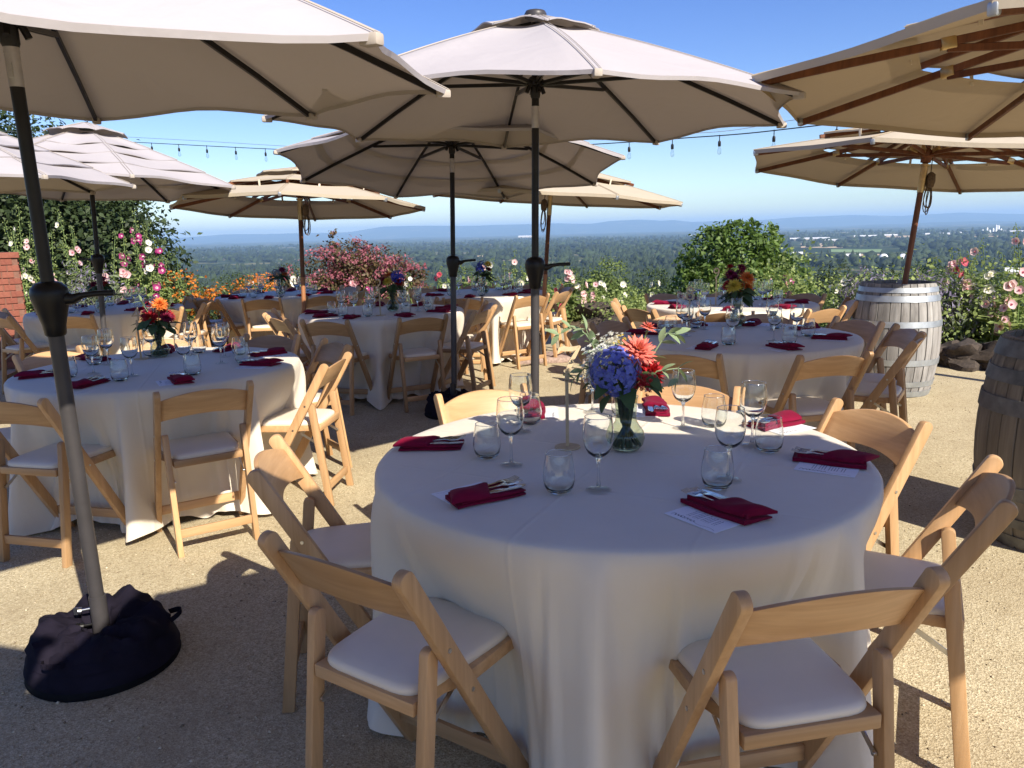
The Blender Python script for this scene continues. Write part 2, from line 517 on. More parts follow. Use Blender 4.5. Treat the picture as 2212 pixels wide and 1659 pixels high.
def limb_tree(name, label, x, y, ells, n, size, mat, seed, trunk_r=.12, group=None, kw={}, cat='tree'):
    z0 = float(ground_z(x, y))
    t = thing(name, label, cat, (x, y, z0), group=group)
    g = G(); top = max(e[2] for e in ells); rr = random.Random(seed)
    g.tube([(0, 0, -.2), (.03, .02, top * .4), (-.02, .05, top * .8)], [trunk_r, trunk_r * .75, trunk_r * .4], 8)
    for e in ells[:9]:
        s = Vector((0, 0, top * rr.uniform(.25, .55)))
        e_ = Vector(e[:3]); mid = s.lerp(e_, .5) + Vector((0, 0, .1 * top * rr.uniform(0, 1)))
        g.tube([s, mid, e_], [trunk_r * .5, trunk_r * .3, trunk_r * .12], 6)
    obj('trunk', g.mesh('trunk', 60), MAT['bark'], t)
    V, F = leaf_cloud(ells, n, size, seed, **kw)
    obj('crown', np_mesh('crown', V, F), mat, t)
    return t

# --- big dark tree on the left
def rel(lst, x, y):
    z0 = float(ground_z(x, y)); return [(e[0] - x, e[1] - y, e[2] - z0, e[3], e[4], e[5]) for e in lst]
limb_tree('oak_tree', 'large dark evergreen oak beside the flowers at the left edge', -10.6, 18,
          rel([(-11.0, 18, 1.9, 2.4, 2.2, 1.9), (-9.3, 17.6, .8, 1.8, 1.6, 1.5), (-8.6, 17.3, -.3, 1.25, 1.3, 1.0), (-12.5, 18, .6, 2.0, 2, 1.8), (-10.0, 18, 2.3, 1.3, 1.4, 1.1), (-8.3, 17.2, -1.2, 1.2, 1.2, .9), (-10.3, 17.2, -.6, 2.1, 1.3, 1.4), (-9.0, 17.4, 1.35, .95, 1, .85)], -10.6, 18), 56000, .13, MAT['leaf_dark'], 11, .3, kw=dict(shell=.7, spread=.17))
limb_tree('oak_tree', 'tall dark tree top showing above the far left parasols', -14.5, 21,
          rel([(-14.5, 21, 4.2, 2.3, 2.2, 2.4), (-13.4, 20.5, 2.4, 2.2, 2, 1.9), (-16, 21, 2.6, 2.4, 2, 2.4)], -14.5, 21), 14000, .15, MAT['leaf_dark'], 12, .3, kw=dict(shell=.7))
# --- walnut tree right of centre
limb_tree('walnut_tree', 'round bright green walnut tree standing behind the table with the 9 sign', 4.95, 17.0,
          rel([(4.45, 17, .85, .6, .6, .55), (5.1, 17, .9, .75, .7, .65), (4.9, 16.9, .2, 1.15, .9, .75), (4.1, 17, .2, .5, .5, .5), (5.9, 17, .35, .6, .6, .6), (5.0, 17, -.6, 1.4, 1.0, .8), (5.95, 16.8, -.45, .65, .7, .6), (3.95, 17, -.6, .55, .6, .6), (5.6, 17.1, 1.15, .35, .4, .35), (3.85, 17, .62, .24, .3, .27), (4.5, 17, 1.3, .25, .3, .2), (5.1, 17, 1.45, .25, .3, .2), (6.25, 17, .1, .35, .4, .45)], 4.95, 17), 17000, .105, MAT['leaf_walnut'], 13, .14, kw=dict(shell=.62, spread=.13, clump=16, droop=.6))
# --- crape myrtle
def crape(label, x, y, els, n, seed):
    z0 = float(ground_z(x, y)); els = rel(els, x, y)
    t = thing('crape_myrtle', label, 'shrub', (x, y, z0))
    g = G(); rr = random.Random(seed)
    for e in els:
        g.tube([(rr.uniform(-.15, .15), 0, 0), Vector((e[0] * .5, e[1] * .5, e[2] * .6)), e[:3]], [.03, .022, .01], 6)
    obj('trunk', g.mesh('trunk', 60), MAT['bark'], t)
    V, F = leaf_cloud(els, n, .06, seed, shell=.5, spread=.22)
    obj('foliage', np_mesh('foliage', V, F), MAT['leaf_red'], t, kind='stuff')
    up_els = [(e[0], e[1] - .08, e[2] + .08, e[3] * 1.03, e[4], e[5] * 1.03) for e in els]
    V, F = leaf_cloud(up_els, int(n * .85), .036, seed + 1, shell=.9, spread=.11, clump=26, aspect=.8)
    obj('blossom', np_mesh('blossom', V, F), MAT['crape_pink'], t, kind='stuff')
crape('wide crape myrtle in pink bloom behind the middle tables', -2.75, 12.9,
      [(-3.0, 12.9, .85, .35, .4, .42), (-2.6, 12.9, 1.0, .35, .4, .35), (-2.45, 12.9, .75, .45, .5, .45), (-2.1, 12.9, .85, .35, .4, .38), (-1.75, 12.8, .65, .35, .4, .35), (-1.55, 12.7, .45, .25, .3, .25), (-2.9, 12.8, .35, .5, .5, .45), (-2.2, 12.8, .25, .6, .5, .45), (-2.86, 12.9, 1.38, .1, .1, .2), (-1.5, 12.7, .85, .15, .15, .12)], 9000, 21)
crape('small bronze leaved shrub left of the pink crape myrtle', -3.75, 13.2,
      [(-3.75, 13.2, .55, .3, .3, .35), (-3.6, 13.2, .15, .35, .3, .35)], 1400, 23)
# --- mid distance trees on the slope (each stands well below the terrace)
def slope_tree(U, V, dist, wpx, hpx, mat, seed, label, name='tree', n=5200):
    V -= 10; p = aty(U, V, dist); w = 1.25 * wpx / FPX * dist / 2; h = 1.3 * hpx / FPX * dist
    z0 = float(ground_z(p.x, dist)); H = p.z - z0
    rr = random.Random(seed)
    els = [(0, 0, H - h * .28, w * .5, w * .5, h * .28)]
    for k in range(7):
        a = k * 2.4
        els.append((cos(a) * w * .5, sin(a) * w * .5, H - h * rr.uniform(.35, .95), w * rr.uniform(.4, .55), w * .5, h * rr.uniform(.18, .3)))
    limb_tree(name, label, p.x, dist, els, n, h * .028 + w * .024, mat, seed, w * .06, 'trees on the slope below the terrace', dict(shell=.75, spread=.14))
ST = [(1320, 568, 60, 120, 110, 'leaf_bright', 'yellow green tree on the slope left of the walnut tree'),
      (1250, 590, 75, 90, 80, 'leaf_mid', 'mid green tree just left of the yellow green slope tree'),
      (1410, 590, 90, 120, 90, 'leaf_mid', 'dark tree between the yellow green tree and the walnut'),
      (620, 585, 80, 130, 90, 'leaf_dark', 'dark oak on the slope behind the far table, left of the bronze shrub'),
      (500, 600, 70, 110, 70, 'leaf_mid', 'low green tree on the slope near the wire fence'),
      (760, 560, 150, 90, 60, 'leaf_mid', 'tree on the slope hidden mostly by the pink crape myrtle'),
      (1800, 572, 70, 130, 110, 'leaf_dark', 'dark tree right of the walnut behind the white hollyhocks'),
      (1915, 590, 60, 150, 100, 'leaf_dark', 'dark bushy tree behind the grey barrel'),
      (2010, 575, 85, 120, 90, 'leaf_mid', 'mid green tree right of the parasol pole in the barrel'),
      (2130, 600, 55, 170, 90, 'leaf_bright', 'olive green tree behind the hollyhocks at the right edge'),
      (1010, 585, 110, 110, 70, 'leaf_mid', 'slope tree behind the left black parasol pole of the centre pair'),
      (1120, 588, 95, 120, 75, 'leaf_dark', 'dark slope tree behind the hollyhocks by the centre parasol')]
for i, a in enumerate(ST): slope_tree(a[0], a[1], a[2], a[3], a[4], MAT[a[5]], 300 + i, a[6])

# ------------------------------------------------------------------ valley forest (one mass)
def forest():
    r = np.random.default_rng(5)
    def conifer(tiers, spikes, seed):
        q = np.random.default_rng(seed); V = []; F = []
        for k in range(tiers):
            z = .06 + .94 * k / tiers; ztop = min(1.0, z + 1.9 / tiers + .06); rad = .24 * (1 - k / tiers) ** .85 + .015
            o = len(V); V.append((q.normal(0, .01), q.normal(0, .01), ztop))
            for j in range(spikes):
                a = 2 * pi * (j + q.uniform(-.3, .3)) / spikes + k; rr_ = rad * q.uniform(.65, 1.25)
                V.append((rr_ * cos(a), rr_ * sin(a), z - .03 * q.random()))
            for j in range(spikes): F.append((o, o + 1 + j, o + 1 + (j + 1) % spikes))
        return np.array(V), np.array(F)
    def blob(seed, sub):
        bm = bmesh.new(); bmesh.ops.create_icosphere(bm, subdivisions=sub, radius=1)
        q = np.random.default_rng(seed)
        V = np.array([v.co[:] for v in bm.verts]); F = np.array([[v.index for v in f.verts] for f in bm.faces]); bm.free()
        V *= (1 + q.normal(0, .17, len(V)))[:, None]
        V = V * np.array([.36, .36, .46]) + np.array([0, 0, .5]); V[:, 2] = np.maximum(V[:, 2], -.05)
        return V, F
    near = [conifer(7, 7, s) for s in range(5)] + [blob(s, 2) for s in range(20, 25)]
    far = [conifer(3, 5, s) for s in range(5)] + [blob(s, 1) for s in range(20, 25)]
    Vs = []; Fs = []; o = 0
    n = 15000
    az = np.radians(r.uniform(-39, 39, n)); lo, hi = 260, 9000
    d = np.exp(r.uniform(np.log(lo), np.log(hi), n))
    x = d * np.sin(az); y = d * np.cos(az)
    f = np.sin(x * .0041 + 2.1) * np.sin(y * .0033 + .4) + .6 * np.sin(x * .0093 + y * .006) + .5 * np.sin(y * .0021 - x * .0012)
    keep = (f < .78) | (d < 900)
    rightfield = (np.degrees(az) > 19) & (np.degrees(az) < 27) & (d > 2300) & (d < 3500)
    keep &= ~rightfield
    z = ground_z(x, y)
    hs = r.uniform(14, 29, n) * np.where(d > 3000, 1.25, 1.0)
    ws = hs * r.uniform(.75, 1.1, n) * np.where(d > 2600, 2.2, np.where(d > 1400, 1.4, 1.0))
    rot = r.uniform(0, 6.28, n)
    patch = np.sin(x * .006) + np.sin(y * .0047 + x * .002)
    for i in np.nonzero(keep)[0]:
        con = r.random() < (.72 if patch[i] > -.4 else .35)
        T = (near if d[i] < 1500 else far)[r.integers(0, 5) + (0 if con else 5)]
        hh = hs[i] if con else hs[i] * .75; ww = ws[i] if con else ws[i] * 1.1
        c, s_ = cos(rot[i]), sin(rot[i])
        V = T[0]
        Vs.append(np.stack([(V[:, 0] * c - V[:, 1] * s_) * ww + x[i], (V[:, 0] * s_ + V[:, 1] * c) * ww + y[i], V[:, 2] * hh + z[i] - .5], 1))
        Fs.append(T[1] + o); o += len(V)
    obj('forest', np_mesh('forest', np.concatenate(Vs), np.concatenate(Fs)), MAT['forest'], kind='stuff')
forest()

# ------------------------------------------------------------------ far buildings and fields
MAT['white_roof'] = M_simple('white_metal_roof', (.78, .78, .76), .5, 0, .05, .2)
MAT['cream_wall'] = M_simple('cream_wall', (.55, .48, .38), .8, 0, .08, .3)
MAT['window_dark'] = M_simple('dark_window', (.05, .055, .06), .3, 0, .05, 1)
MAT['field_tan'] = M_simple('stubble_field', (.46, .34, .2), .95, 0, .12, .02)
MAT['field_green'] = M_simple('green_field', (.16, .24, .08), .95, 0, .12, .02)
def plain(U, V):
    z = -93.0
    for _ in range(4):
        p = at(U, V, z); z = float(ground_z(p.x, p.y))
    return p
def house(U, V, wpx, hpx, label, name='farm_building', cat='building', wall='cream_wall', dep=.5):
    p = plain(U, V); d = p.y
    w = wpx / FPX * d; h = hpx / FPX * d * .55; rh = hpx / FPX * d * .45; dp = max(12, w * dep)
    t = thing(name, label, cat, (p.x, p.y, p.z - .3), (0, 0, -atan2(p.x, p.y)), 'farm buildings in the valley')
    obj('wall', G().box((0, 0, h / 2), (w, dp, h)).mesh('wall'), MAT[wall], t)
    g = G(); e = .5
    g.add([(-w / 2 - e, -dp / 2 - e, h), (w / 2 + e, -dp / 2 - e, h), (w / 2 + e, dp / 2 + e, h), (-w / 2 - e, dp / 2 + e, h), (-w / 2 - e, 0, h + rh), (w / 2 + e, 0, h + rh)],
          [(0, 1, 5, 4), (2, 3, 4, 5), (0, 4, 3), (1, 2, 5), (0, 3, 2, 1)])
    obj('roof', g.mesh('roof'), MAT['white_roof'], t)
    nw = max(1, min(4, int(wpx / 9)))
    for k in range(nw):
        obj('window', G().box((-w / 2 + w * (k + .5) / nw, -dp / 2 - .06, h * .5), (w / nw * .35, .2, h * .4)).mesh('window'), MAT['window_dark'], t)
for a in [(1748, 518, 80, 5, 'long white greenhouse roof in the valley just right of the walnut tree'),
          (1790, 522, 42, 5, 'second white roof right of the long valley greenhouse'),
          (1870, 513, 46, 5, 'white roofed shed left of the parasol pole in the barrel'),
          (1925, 511, 30, 5, 'small white shed closest left of the leaning parasol pole'),
          (2025, 508, 46, 5, 'white roofed shed just right of the leaning parasol pole'),
          (2075, 505, 26, 4, 'short white shed left of the white silos'),
          (2185, 503, 44, 5, 'white shed right of the white silos'),
          (1722, 552, 22, 8, 'small grey roofed house below the greenhouses near the walnut'),
          (1840, 556, 34, 8, 'cream farmhouse among trees left of the domed tanks'),
          (2190, 596, 34, 18, 'pale house among the trees at the right edge'),
          (1135, 513, 30, 4, 'tiny white shed in the valley left of centre parasol pole'),
          (1510, 511, 42, 4, 'thin white roof beyond the forest left of the walnut tree'),
          (1538, 509, 26, 4, 'thin white roof touching the walnut tree top'),
          (478, 560, 18, 4, 'white barn far below, just right of the dark oak'),
          (775, 560, 30, 5, 'pale shed seen past the crape myrtle')]:
    house(*a)
for U, r_, lab in ((1908, 5.5, 'left white domed tank in the valley before the leaning pole'), (1950, 5.5, 'right white domed tank touching the leaning pole')):
    p = plain(U, 562); q = r_ * 1.6 / FPX * p.y
    t = thing('storage_tank', lab, 'tank', (p.x, p.y, p.z), group='domed tanks in the valley')
    obj('shell', G().lathe([(q, 0), (q, q * .8)], 20, caps=False).mesh('shell', 40), MAT['white_roof'], t)
    obj('dome', G().lathe([(q * 1.03, q * .8), (q * .8, q * 1.25), (q * .4, q * 1.5), (.01, q * 1.56)], 20).mesh('dome', 40), MAT['white_roof'], t)
p = plain(2145, 503)
t = thing('silo_plant', 'cluster of white silos standing on the valley horizon at right', 'silos', (p.x, p.y, p.z))
for k, (dx, hh) in enumerate([(-22, 6), (-13, 10), (-7, 5), (0, 8), (6, 15), (11, 14), (17, 7)]):
    s_ = p.y / FPX
    obj('silo', G().lathe([(1.9 * s_, 0), (1.9 * s_, hh * s_), (.2, (hh + 2) * s_)], 12).mesh('silo', 40), MAT['white_roof'], t, (dx * s_, 0, 0))
def field(U, V, wpx, dpx, mat, name):
    a, b_ = plain(U - wpx / 2, V + dpx / 2), plain(U + wpx / 2, V + dpx / 2)
    c, d = plain(U + wpx / 2, V - dpx / 2), plain(U - wpx / 2, V - dpx / 2)
    g = G(); nseg = 8
    for i in range(nseg + 1):
        for j in range(nseg + 1):
            q = a.lerp(b_, i / nseg).lerp(d.lerp(c, i / nseg), j / nseg)
            g.v.append((q.x, q.y, float(ground_z(q.x, q.y)) + 1.2))
    for i in range(nseg):
        for j in range(nseg):
            k = i * (nseg + 1) + j; g.f.append((k, k + nseg + 1, k + nseg + 2, k + 1)); g.mi.append(0)
    obj(name, g.mesh(name), MAT[mat], kind='structure')
field(1775, 531, 90, 10, 'field_tan', 'stubble_field'); field(1850, 542, 110, 6, 'field_green', 'green_field')
field(1860, 553, 90, 7, 'field_tan', 'stubble_field'); field(830, 553, 80, 8, 'field_tan', 'stubble_field')
field(1020, 555, 50, 5, 'field_tan', 'stubble_field'); field(2190, 612, 120, 14, 'field_tan', 'stubble_field')
field(2050, 512, 330, 3, 'field_tan', 'stubble_field'); field(1180, 537, 60, 4, 'field_green', 'green_field')

# ------------------------------------------------------------------ haze
b = N('haze'); pv = b.n('VolumePrincipled')
pv.inputs['Color'].default_value = (.42, .66, 1.0, 1)
pv.inputs['Density'].default_value = .62e-4
pv.inputs['Anisotropy'].default_value = 0.0
b.l(pv.outputs[0], b.out.inputs['Volume'])
g = G().box((0, 0, 130), (76000, 76000, 470))
obj('haze', g.mesh('haze'), b.m, kind='stuff')
# ================================================================== GARDEN PLANTS
FLC = {'pink': ((.76, .50, .52), (.42, .12, .16)), 'white': ((.82, .78, .72), (.62, .6, .3)), 'magenta': ((.36, .035, .17), (.7, .5, .5)),
       'rose': ((.62, .11, .16), (.3, .03, .06)), 'blush': ((.78, .56, .55), (.45, .14, .16))}
for k, (c, e) in FLC.items():
    MAT['hp_' + k] = M_leaf('hollyhock_' + k, tuple(x * .85 for x in c), c, .3, .6, 20)
    MAT['he_' + k] = M_simple('hollyhock_eye_' + k, e, .7, 0, .1, 30)
def blossom_mesh(kind):
    g = G(); n = 15
    rings = [(.006, .012), (.015, .006), (.033, .011), (.046, .022)]
    for i, (r_, z) in enumerate(rings):
        for j in range(n):
            a = 2 * pi * j / n; ru = (1 + .07 * cos(5 * a)) if i >= 2 else 1
            zz = z + (.006 * sin(5 * a + 1) if i == 3 else 0)
            g.v.append((r_ * ru * cos(a), r_ * ru * sin(a), zz))
    for i in range(3):
        for j in range(n):
            g.f.append((i * n + j, i * n + (j + 1) % n, (i + 1) * n + (j + 1) % n, (i + 1) * n + j)); g.mi.append(1 if i == 0 else 0)
    g.lathe([(.001, .03), (.006, .024), (.006, .008)], 6, mi=1)
    me = g.mesh('blossom', 180); me.materials.append(MAT['hp_' + kind]); me.materials.append(MAT['he_' + kind]); return me
BL = {k: blossom_mesh(k) for k in FLC}

def lobed_leaf(g, base, dirv, size, droop, rr):
    """a hollyhock leaf: five lobed fan"""
    d = Vector(dirv).normalized(); sd = d.cross(Vector((0, 0, 1)))
    if sd.length < .1: sd = Vector((1, 0, 0))
    sd.normalize(); nz = sd.cross(d)
    b0 = Vector(base); pts = [b0]
    for k in range(7):
        a = (k - 3) / 3 * 1.9; rad = size * (.62 if k % 2 else .5) * (1 if abs(k - 3) < 3 else .75)
        p = b0 + d * (size * .38 + rad * cos(a)) + sd * rad * sin(a) + nz * (rr.uniform(-.08, .08) - droop * (.3 + .7 * cos(a))) * size
        pts.append(p)
    g.add(pts, [(0, k + 1, k + 2) for k in range(6)])

def hollyhock(x, y, h, kind, label, nfl, lean=(0, 0), seed=0, bushy=1.0):
    rr = random.Random(seed); z0 = max(float(ground_z(x, y)), -.02)
    t = thing('hollyhock', label, 'flower', (x, y, z0), group='hollyhocks along the garden edge')
    pts = []
    for k in range(7):
        q = k / 6
        pts.append(Vector((lean[0] * q * q + .02 * sin(q * 5 + seed), lean[1] * q * q + .02 * cos(q * 4 + seed), h * q)))
    def P(q):
        i = min(5, int(q * 6)); return pts[i].lerp(pts[i + 1], q * 6 - i)
    obj('stem', G().tube(pts, [.010 - .0075 * k / 6 for k in range(7)], 6).mesh('stem', 60), MAT['stem_green'], t)
    g = G(); nl = int(h * 38 * bushy)
    for k in range(nl):
        q = rr.random() ** 2.0 * .72 + .03
        a = rr.uniform(0, 6.28); s = .14 * (1 - q) + .035
        dv = Vector((cos(a), sin(a), rr.uniform(-.15, .5)))
        off = dv * rr.uniform(.02, .16 * (1.15 - q))
        lobed_leaf(g, P(q) + off, dv, s * rr.uniform(.7, 1.2), rr.uniform(.05, .5), rr)
    for k in range(int(h * 40)):                                   # buds and seed pods up the spike
        q = rr.uniform(.45, 1.0); a = rr.uniform(0, 6.28); s = .016 * (1.15 - q) + .006
        c = P(min(q, .999)) + Vector((cos(a), sin(a), .3)) * (.02 + s)
        g.add([c + Vector((0, 0, s * 1.2)), c + Vector((s, 0, 0)), c + Vector((0, s, 0)), c + Vector((-s, 0, 0)), c + Vector((0, -s, 0)), c - Vector((0, 0, s))],
              [(0, 1, 2), (0, 2, 3), (0, 3, 4), (0, 4, 1), (5, 2, 1), (5, 3, 2), (5, 4, 3), (5, 1, 4)])
    obj('foliage', g.mesh('foliage'), MAT['leaf_holly'], t, kind='stuff')
    for k in range(nfl):
        q = rr.uniform(.38, .88) if k else rr.uniform(.78, .9)
        a = rr.uniform(pi * 1.05, pi * 1.95)                          # mostly turned to the sunny terrace side
        dv = Vector((cos(a), sin(a), rr.uniform(-.1, .5))).normalized()
        c = P(q) + dv * .045
        o = obj('blossom', BL[kind], BL[kind].materials[0], t, c, dv.to_track_quat('Z', 'Y').to_euler()); sc_ = rr.uniform(.75, 1.15); o.scale = (sc_,) * 3
    return t

CN = {'pink': 'pink', 'white': 'white', 'magenta': 'deep magenta', 'rose': 'rose red', 'blush': 'pale blush'}
HH = [ # U, V of the tip, depth, colour, blossoms, where
    (40, 445, 10.4, 'white', 4, 'tallest in the left corner'), (22, 490, 10.2, 'white', 3, 'above the brick pillar'), (55, 478, 10.6, 'blush', 5, 'between the brick pillar and the left black pole'),
    (85, 492, 10.1, 'pink', 5, 'just right of the brick pillar'), (128, 452, 10.8, 'white', 2, 'touching the right side of the thick left pole'), (152, 490, 10.5, 'pink', 3, 'right of the thick left parasol pole'),
    (182, 575, 10.0, 'blush', 5, 'low beside the crank of the left pole'), (225, 560, 10.0, 'pink', 4, 'just left of the second left parasol pole'), (255, 470, 10.9, 'magenta', 4, 'right of the second left parasol pole'),
    (288, 455, 10.9, 'magenta', 3, 'tallest against the dark oak'), (262, 545, 10.0, 'pink', 6, 'with big flowers before the dark oak'), (308, 485, 10.5, 'white', 3, 'middle of the clump before the oak'),
    (325, 482, 10.7, 'magenta', 4, 'right half of the clump before the oak'), (362, 515, 10.6, 'magenta', 4, 'leaning right before the oak'), (372, 542, 10.4, 'magenta', 3, 'rightmost of the left clump'), (345, 600, 10.2, 'magenta', 3, 'low above the orange flowers'),
    (540, 590, 12.6, 'white', 2, 'left of the white and blue bouquet'), (630, 590, 12.5, 'white', 3, 'right of the back table bouquet'), (668, 600, 12.4, 'pink', 3, 'in front of the left end of the crape myrtle'),
    (765, 600, 12.4, 'pink', 3, 'below the middle of the crape myrtle'), (795, 612, 12.4, 'magenta', 3, 'right of the pink one below the crape myrtle'), (880, 590, 12.4, 'white', 2, 'at the right end of the crape myrtle'),
    (952, 575, 12.3, 'rose', 3, 'left of the thin black centre pole'), (968, 570, 12.5, 'white', 3, 'just touching the thin black centre pole'), (1020, 590, 12.2, 'pink', 3, 'right of the thin black centre pole'),
    (1040, 562, 12.5, 'blush', 4, 'behind the blue bouquet'), (1066, 556, 12.6, 'white', 1, 'right above the blue bouquet'), (1112, 538, 12.2, 'blush', 3, 'tallest between the two centre poles'),
    (1125, 575, 12.4, 'white', 2, 'half way between blue bouquet and thick pole'), (1138, 590, 12.2, 'white', 2, 'leaning beside the thick centre pole'),
    (1205, 610, 12.0, 'rose', 3, 'between the thick black pole and the wooden pole'), (1222, 570, 12.3, 'pink', 5, 'just right of the wooden pole'), (1236, 575, 12.3, 'white', 3, 'second right of the wooden pole'),
    (1262, 605, 12.1, 'blush', 4, 'above the side chair right of the wooden pole'), (1288, 615, 12.1, 'pink', 4, 'before the yellow green tree'), (1300, 600, 12.3, 'white', 3, 'right end of the centre clump'),
    (1340, 610, 12.2, 'white', 2, 'standing alone left of the 9 table'), (1415, 630, 12.0, 'white', 2, 'behind the wine glasses of the 9 table'),
    (1658, 612, 11.4, 'pink', 3, 'left of three before the walnut tree'), (1690, 600, 11.4, 'blush', 3, 'middle of three before the walnut tree'), (1708, 585, 11.2, 'magenta', 3, 'right of three before the walnut tree'),
    (1796, 640, 10.5, 'white', 1, 'small, left of the barrel hedge'), (1812, 618, 10.0, 'white', 3, 'left of the grey barrel'), (1826, 590, 9.8, 'white', 3, 'tallest left of the grey barrel'), (1866, 600, 9.6, 'magenta', 4, 'touching the left rim of the grey barrel'),
    (1912, 585, 9.6, 'white', 1, 'behind the barrel, left of its pole'), (1935, 585, 9.6, 'white', 2, 'behind the barrel next to its pole'), (2000, 600, 9.4, 'pink', 4, 'behind the barrel, right of its pole'),
    (2030, 585, 9.0, 'blush', 3, 'right of the grey barrel rim'), (2053, 535, 8.8, 'pink', 3, 'left one of the tall pair right of the barrel'), (2072, 538, 8.8, 'rose', 3, 'right one of the tall pair right of the barrel'),
    (2090, 580, 8.5, 'white', 4, 'amid the right hand clump'), (2112, 515, 8.4, 'blush', 3, 'tallest of the right hand clump'), (2150, 560, 8.2, 'white', 2, 'slender one near the right edge'), (2178, 590, 8.0, 'blush', 3, 'above the dark barrel at right'),
    (2205, 480, 8.0, 'pink', 4, 'cut by the right edge'), (2185, 655, 7.9, 'pink', 4, 'low near the rocks at right'), (2130, 650, 8.1, 'blush', 5, 'low bushy one above the rocks')]
for i, (U, V, dep, kind, nfl, where) in enumerate(HH):
    p = aty(U, V, dep); rr = random.Random(i)
    z0 = max(float(ground_z(p.x, dep)), -.02); h = max(.75, p.z - z0)
    lx = .3 if where.startswith(('leaning', 'rightmost', 'right half')) else rr.uniform(-.12, .12)
    hollyhock(p.x - lx, dep, h, kind, CN[kind] + ' hollyhock ' + where, nfl + 2, (lx, rr.uniform(-.1, .1)), 50 + i, .9)

# slender spikes still in bud between the flowering ones
SPK = [(10, 470), (70, 465), (105, 500), (140, 520), (168, 510), (205, 540), (240, 500), (275, 490), (300, 520), (335, 505), (350, 540), (388, 560), (600, 600), (648, 580), (720, 615), (838, 610), (945, 600), (1000, 570), (1050, 590), (1085, 565), (1100, 590), (1150, 575), (1185, 600), (1215, 600), (1250, 590), (1275, 595), (1320, 605),
       (1640, 620), (1675, 580), (1728, 605), (1845, 600), (1885, 610), (1958, 575), (1985, 570), (2022, 560), (2040, 575), (2066, 555), (2085, 545), (2100, 560), (2125, 530), (2140, 580), (2165, 545), (2190, 530), (2200, 560)]
ON = 'first second third fourth fifth sixth seventh eighth ninth tenth eleventh twelfth thirteenth fourteenth fifteenth sixteenth seventeenth'.split()
def ORD(i):
    zone = lambda u: 0 if u < 400 else 1 if u < 1500 else 2
    zs = [zone(q[0]) for q in SPK]
    return ON[sorted(k for k in range(len(SPK)) if zs[k] == zs[i]).index(i)], ('left clump', 'border behind middle tables', 'border beside the walnut')[zs[i]]
for i, (U_, V_) in enumerate(SPK):
    dep = 10.6 if U_ < 400 else 12.3 if U_ < 1500 else 11.2 if U_ < 1760 else 9.7 if U_ < 2000 else 8.7
    p = aty(U_, V_, dep); rr = random.Random(700 + i); lx = rr.uniform(-.2, .2)
    hollyhock(p.x - lx, dep, max(.7, p.z - max(float(ground_z(p.x, dep)), -.02)), 'white', 'thin hollyhock spike in bud, %s from the left in the %s' % ORD(i), 0, (lx, rr.uniform(-.1, .1)), 800 + i, .7)

def bed_foliage(name, pts, n, size, mat, seed, zr=(.0, .55), depth=1.5, label=None):
    r = np.random.default_rng(seed); E = []
    for (x, y, hgt) in pts:
        E.append((x, y, hgt * .42, .42, .38, hgt * .58))
    V, F = leaf_cloud(E, n, size, seed, shell=.45, spread=.3, clump=8, aspect=.75)
    o = obj(name, np_mesh(name, V, F), MAT[mat], kind='stuff')
    return o
def along(x0, x1, off, step, h0, h1, seed):
    rr = random.Random(seed); out = []; x = x0
    while x < x1:
        out.append((x, float(edge_y(x)) + off + rr.uniform(-.25, .25), rr.uniform(h0, h1))); x += step * rr.uniform(.7, 1.3)
    return out
bed_foliage('flower_bed_foliage', along(-7.5, -4.7, .75, .2, .55, 1.15, 1) + along(-4.7, -3.2, .75, .25, .25, .45, 9), 13000, .045, 'leaf_holly', 61)
bed_foliage('flower_bed_foliage', along(-3.2, 3.0, .75, .28, .25, .48, 2), 13000, .05, 'leaf_holly', 62)
bed_foliage('flower_bed_foliage', along(3.0, 8.0, .8, .22, .45, 1.05, 3), 15000, .045, 'leaf_holly', 63)
bed_foliage('flower_bed_foliage', along(-.2, 1.8, .45, .22, .3, .6, 4), 3500, .05, 'leaf_holly', 64)

def shrub(name, label, cat, x, y, els, n, size, leaf, n2, size2, bloom, seed, aspect2=.5, up=.12, asp=.3):
    t = thing(name, label, cat, (x, y, 0))
    V, F = leaf_cloud(els, n, size, seed, shell=.4, spread=.25, aspect=asp, droop=-1.5)
    obj('foliage', np_mesh('foliage', V, F), MAT[leaf], t, kind='stuff')
    e2 = [(a, b_, c + up, d, e, f * 1.05) for a, b_, c, d, e, f in els]
    V, F = leaf_cloud(e2, n2, size2, seed + 1, shell=.85, spread=.14, clump=7, aspect=aspect2, droop=-2.5 if aspect2 < .6 else 0)
    obj('blossom', np_mesh('blossom', V, F), MAT[bloom], t, kind='stuff')
    return t
shrub('lavender', 'grey purple lavender bush right of the grey barrel, above the dark rocks', 'lavender', 4.55, 8.55, [(0, 0, .35, .45, .35, .4), (-.45, .3, .4, .3, .3, .4), (.5, -.1, .32, .35, .3, .35)], 2600, .09, 'leaf_grey', 2600, .055, 'lavender', 71, .28)
shrub('lavender', 'grey lavender bush between the brick pillar and the thick left pole', 'lavender', -5.15, 9.75, [(0, 0, .45, .38, .4, .5), (-.3, .2, .6, .3, .3, .5), (.3, -.1, .3, .35, .3, .35)], 2600, .09, 'leaf_grey', 1600, .055, 'lavender', 72, .28)
shrub('helenium', 'clump of orange heleniums behind the left back table', 'flower', -4.2, 10.9, [(-.35, 0, .62, .38, .3, .28), (.15, 0, .4, .4, .3, .3)], 1600, .06, 'leaf_bed', 900, .045, 'orange_petal', 73, .8, .1)
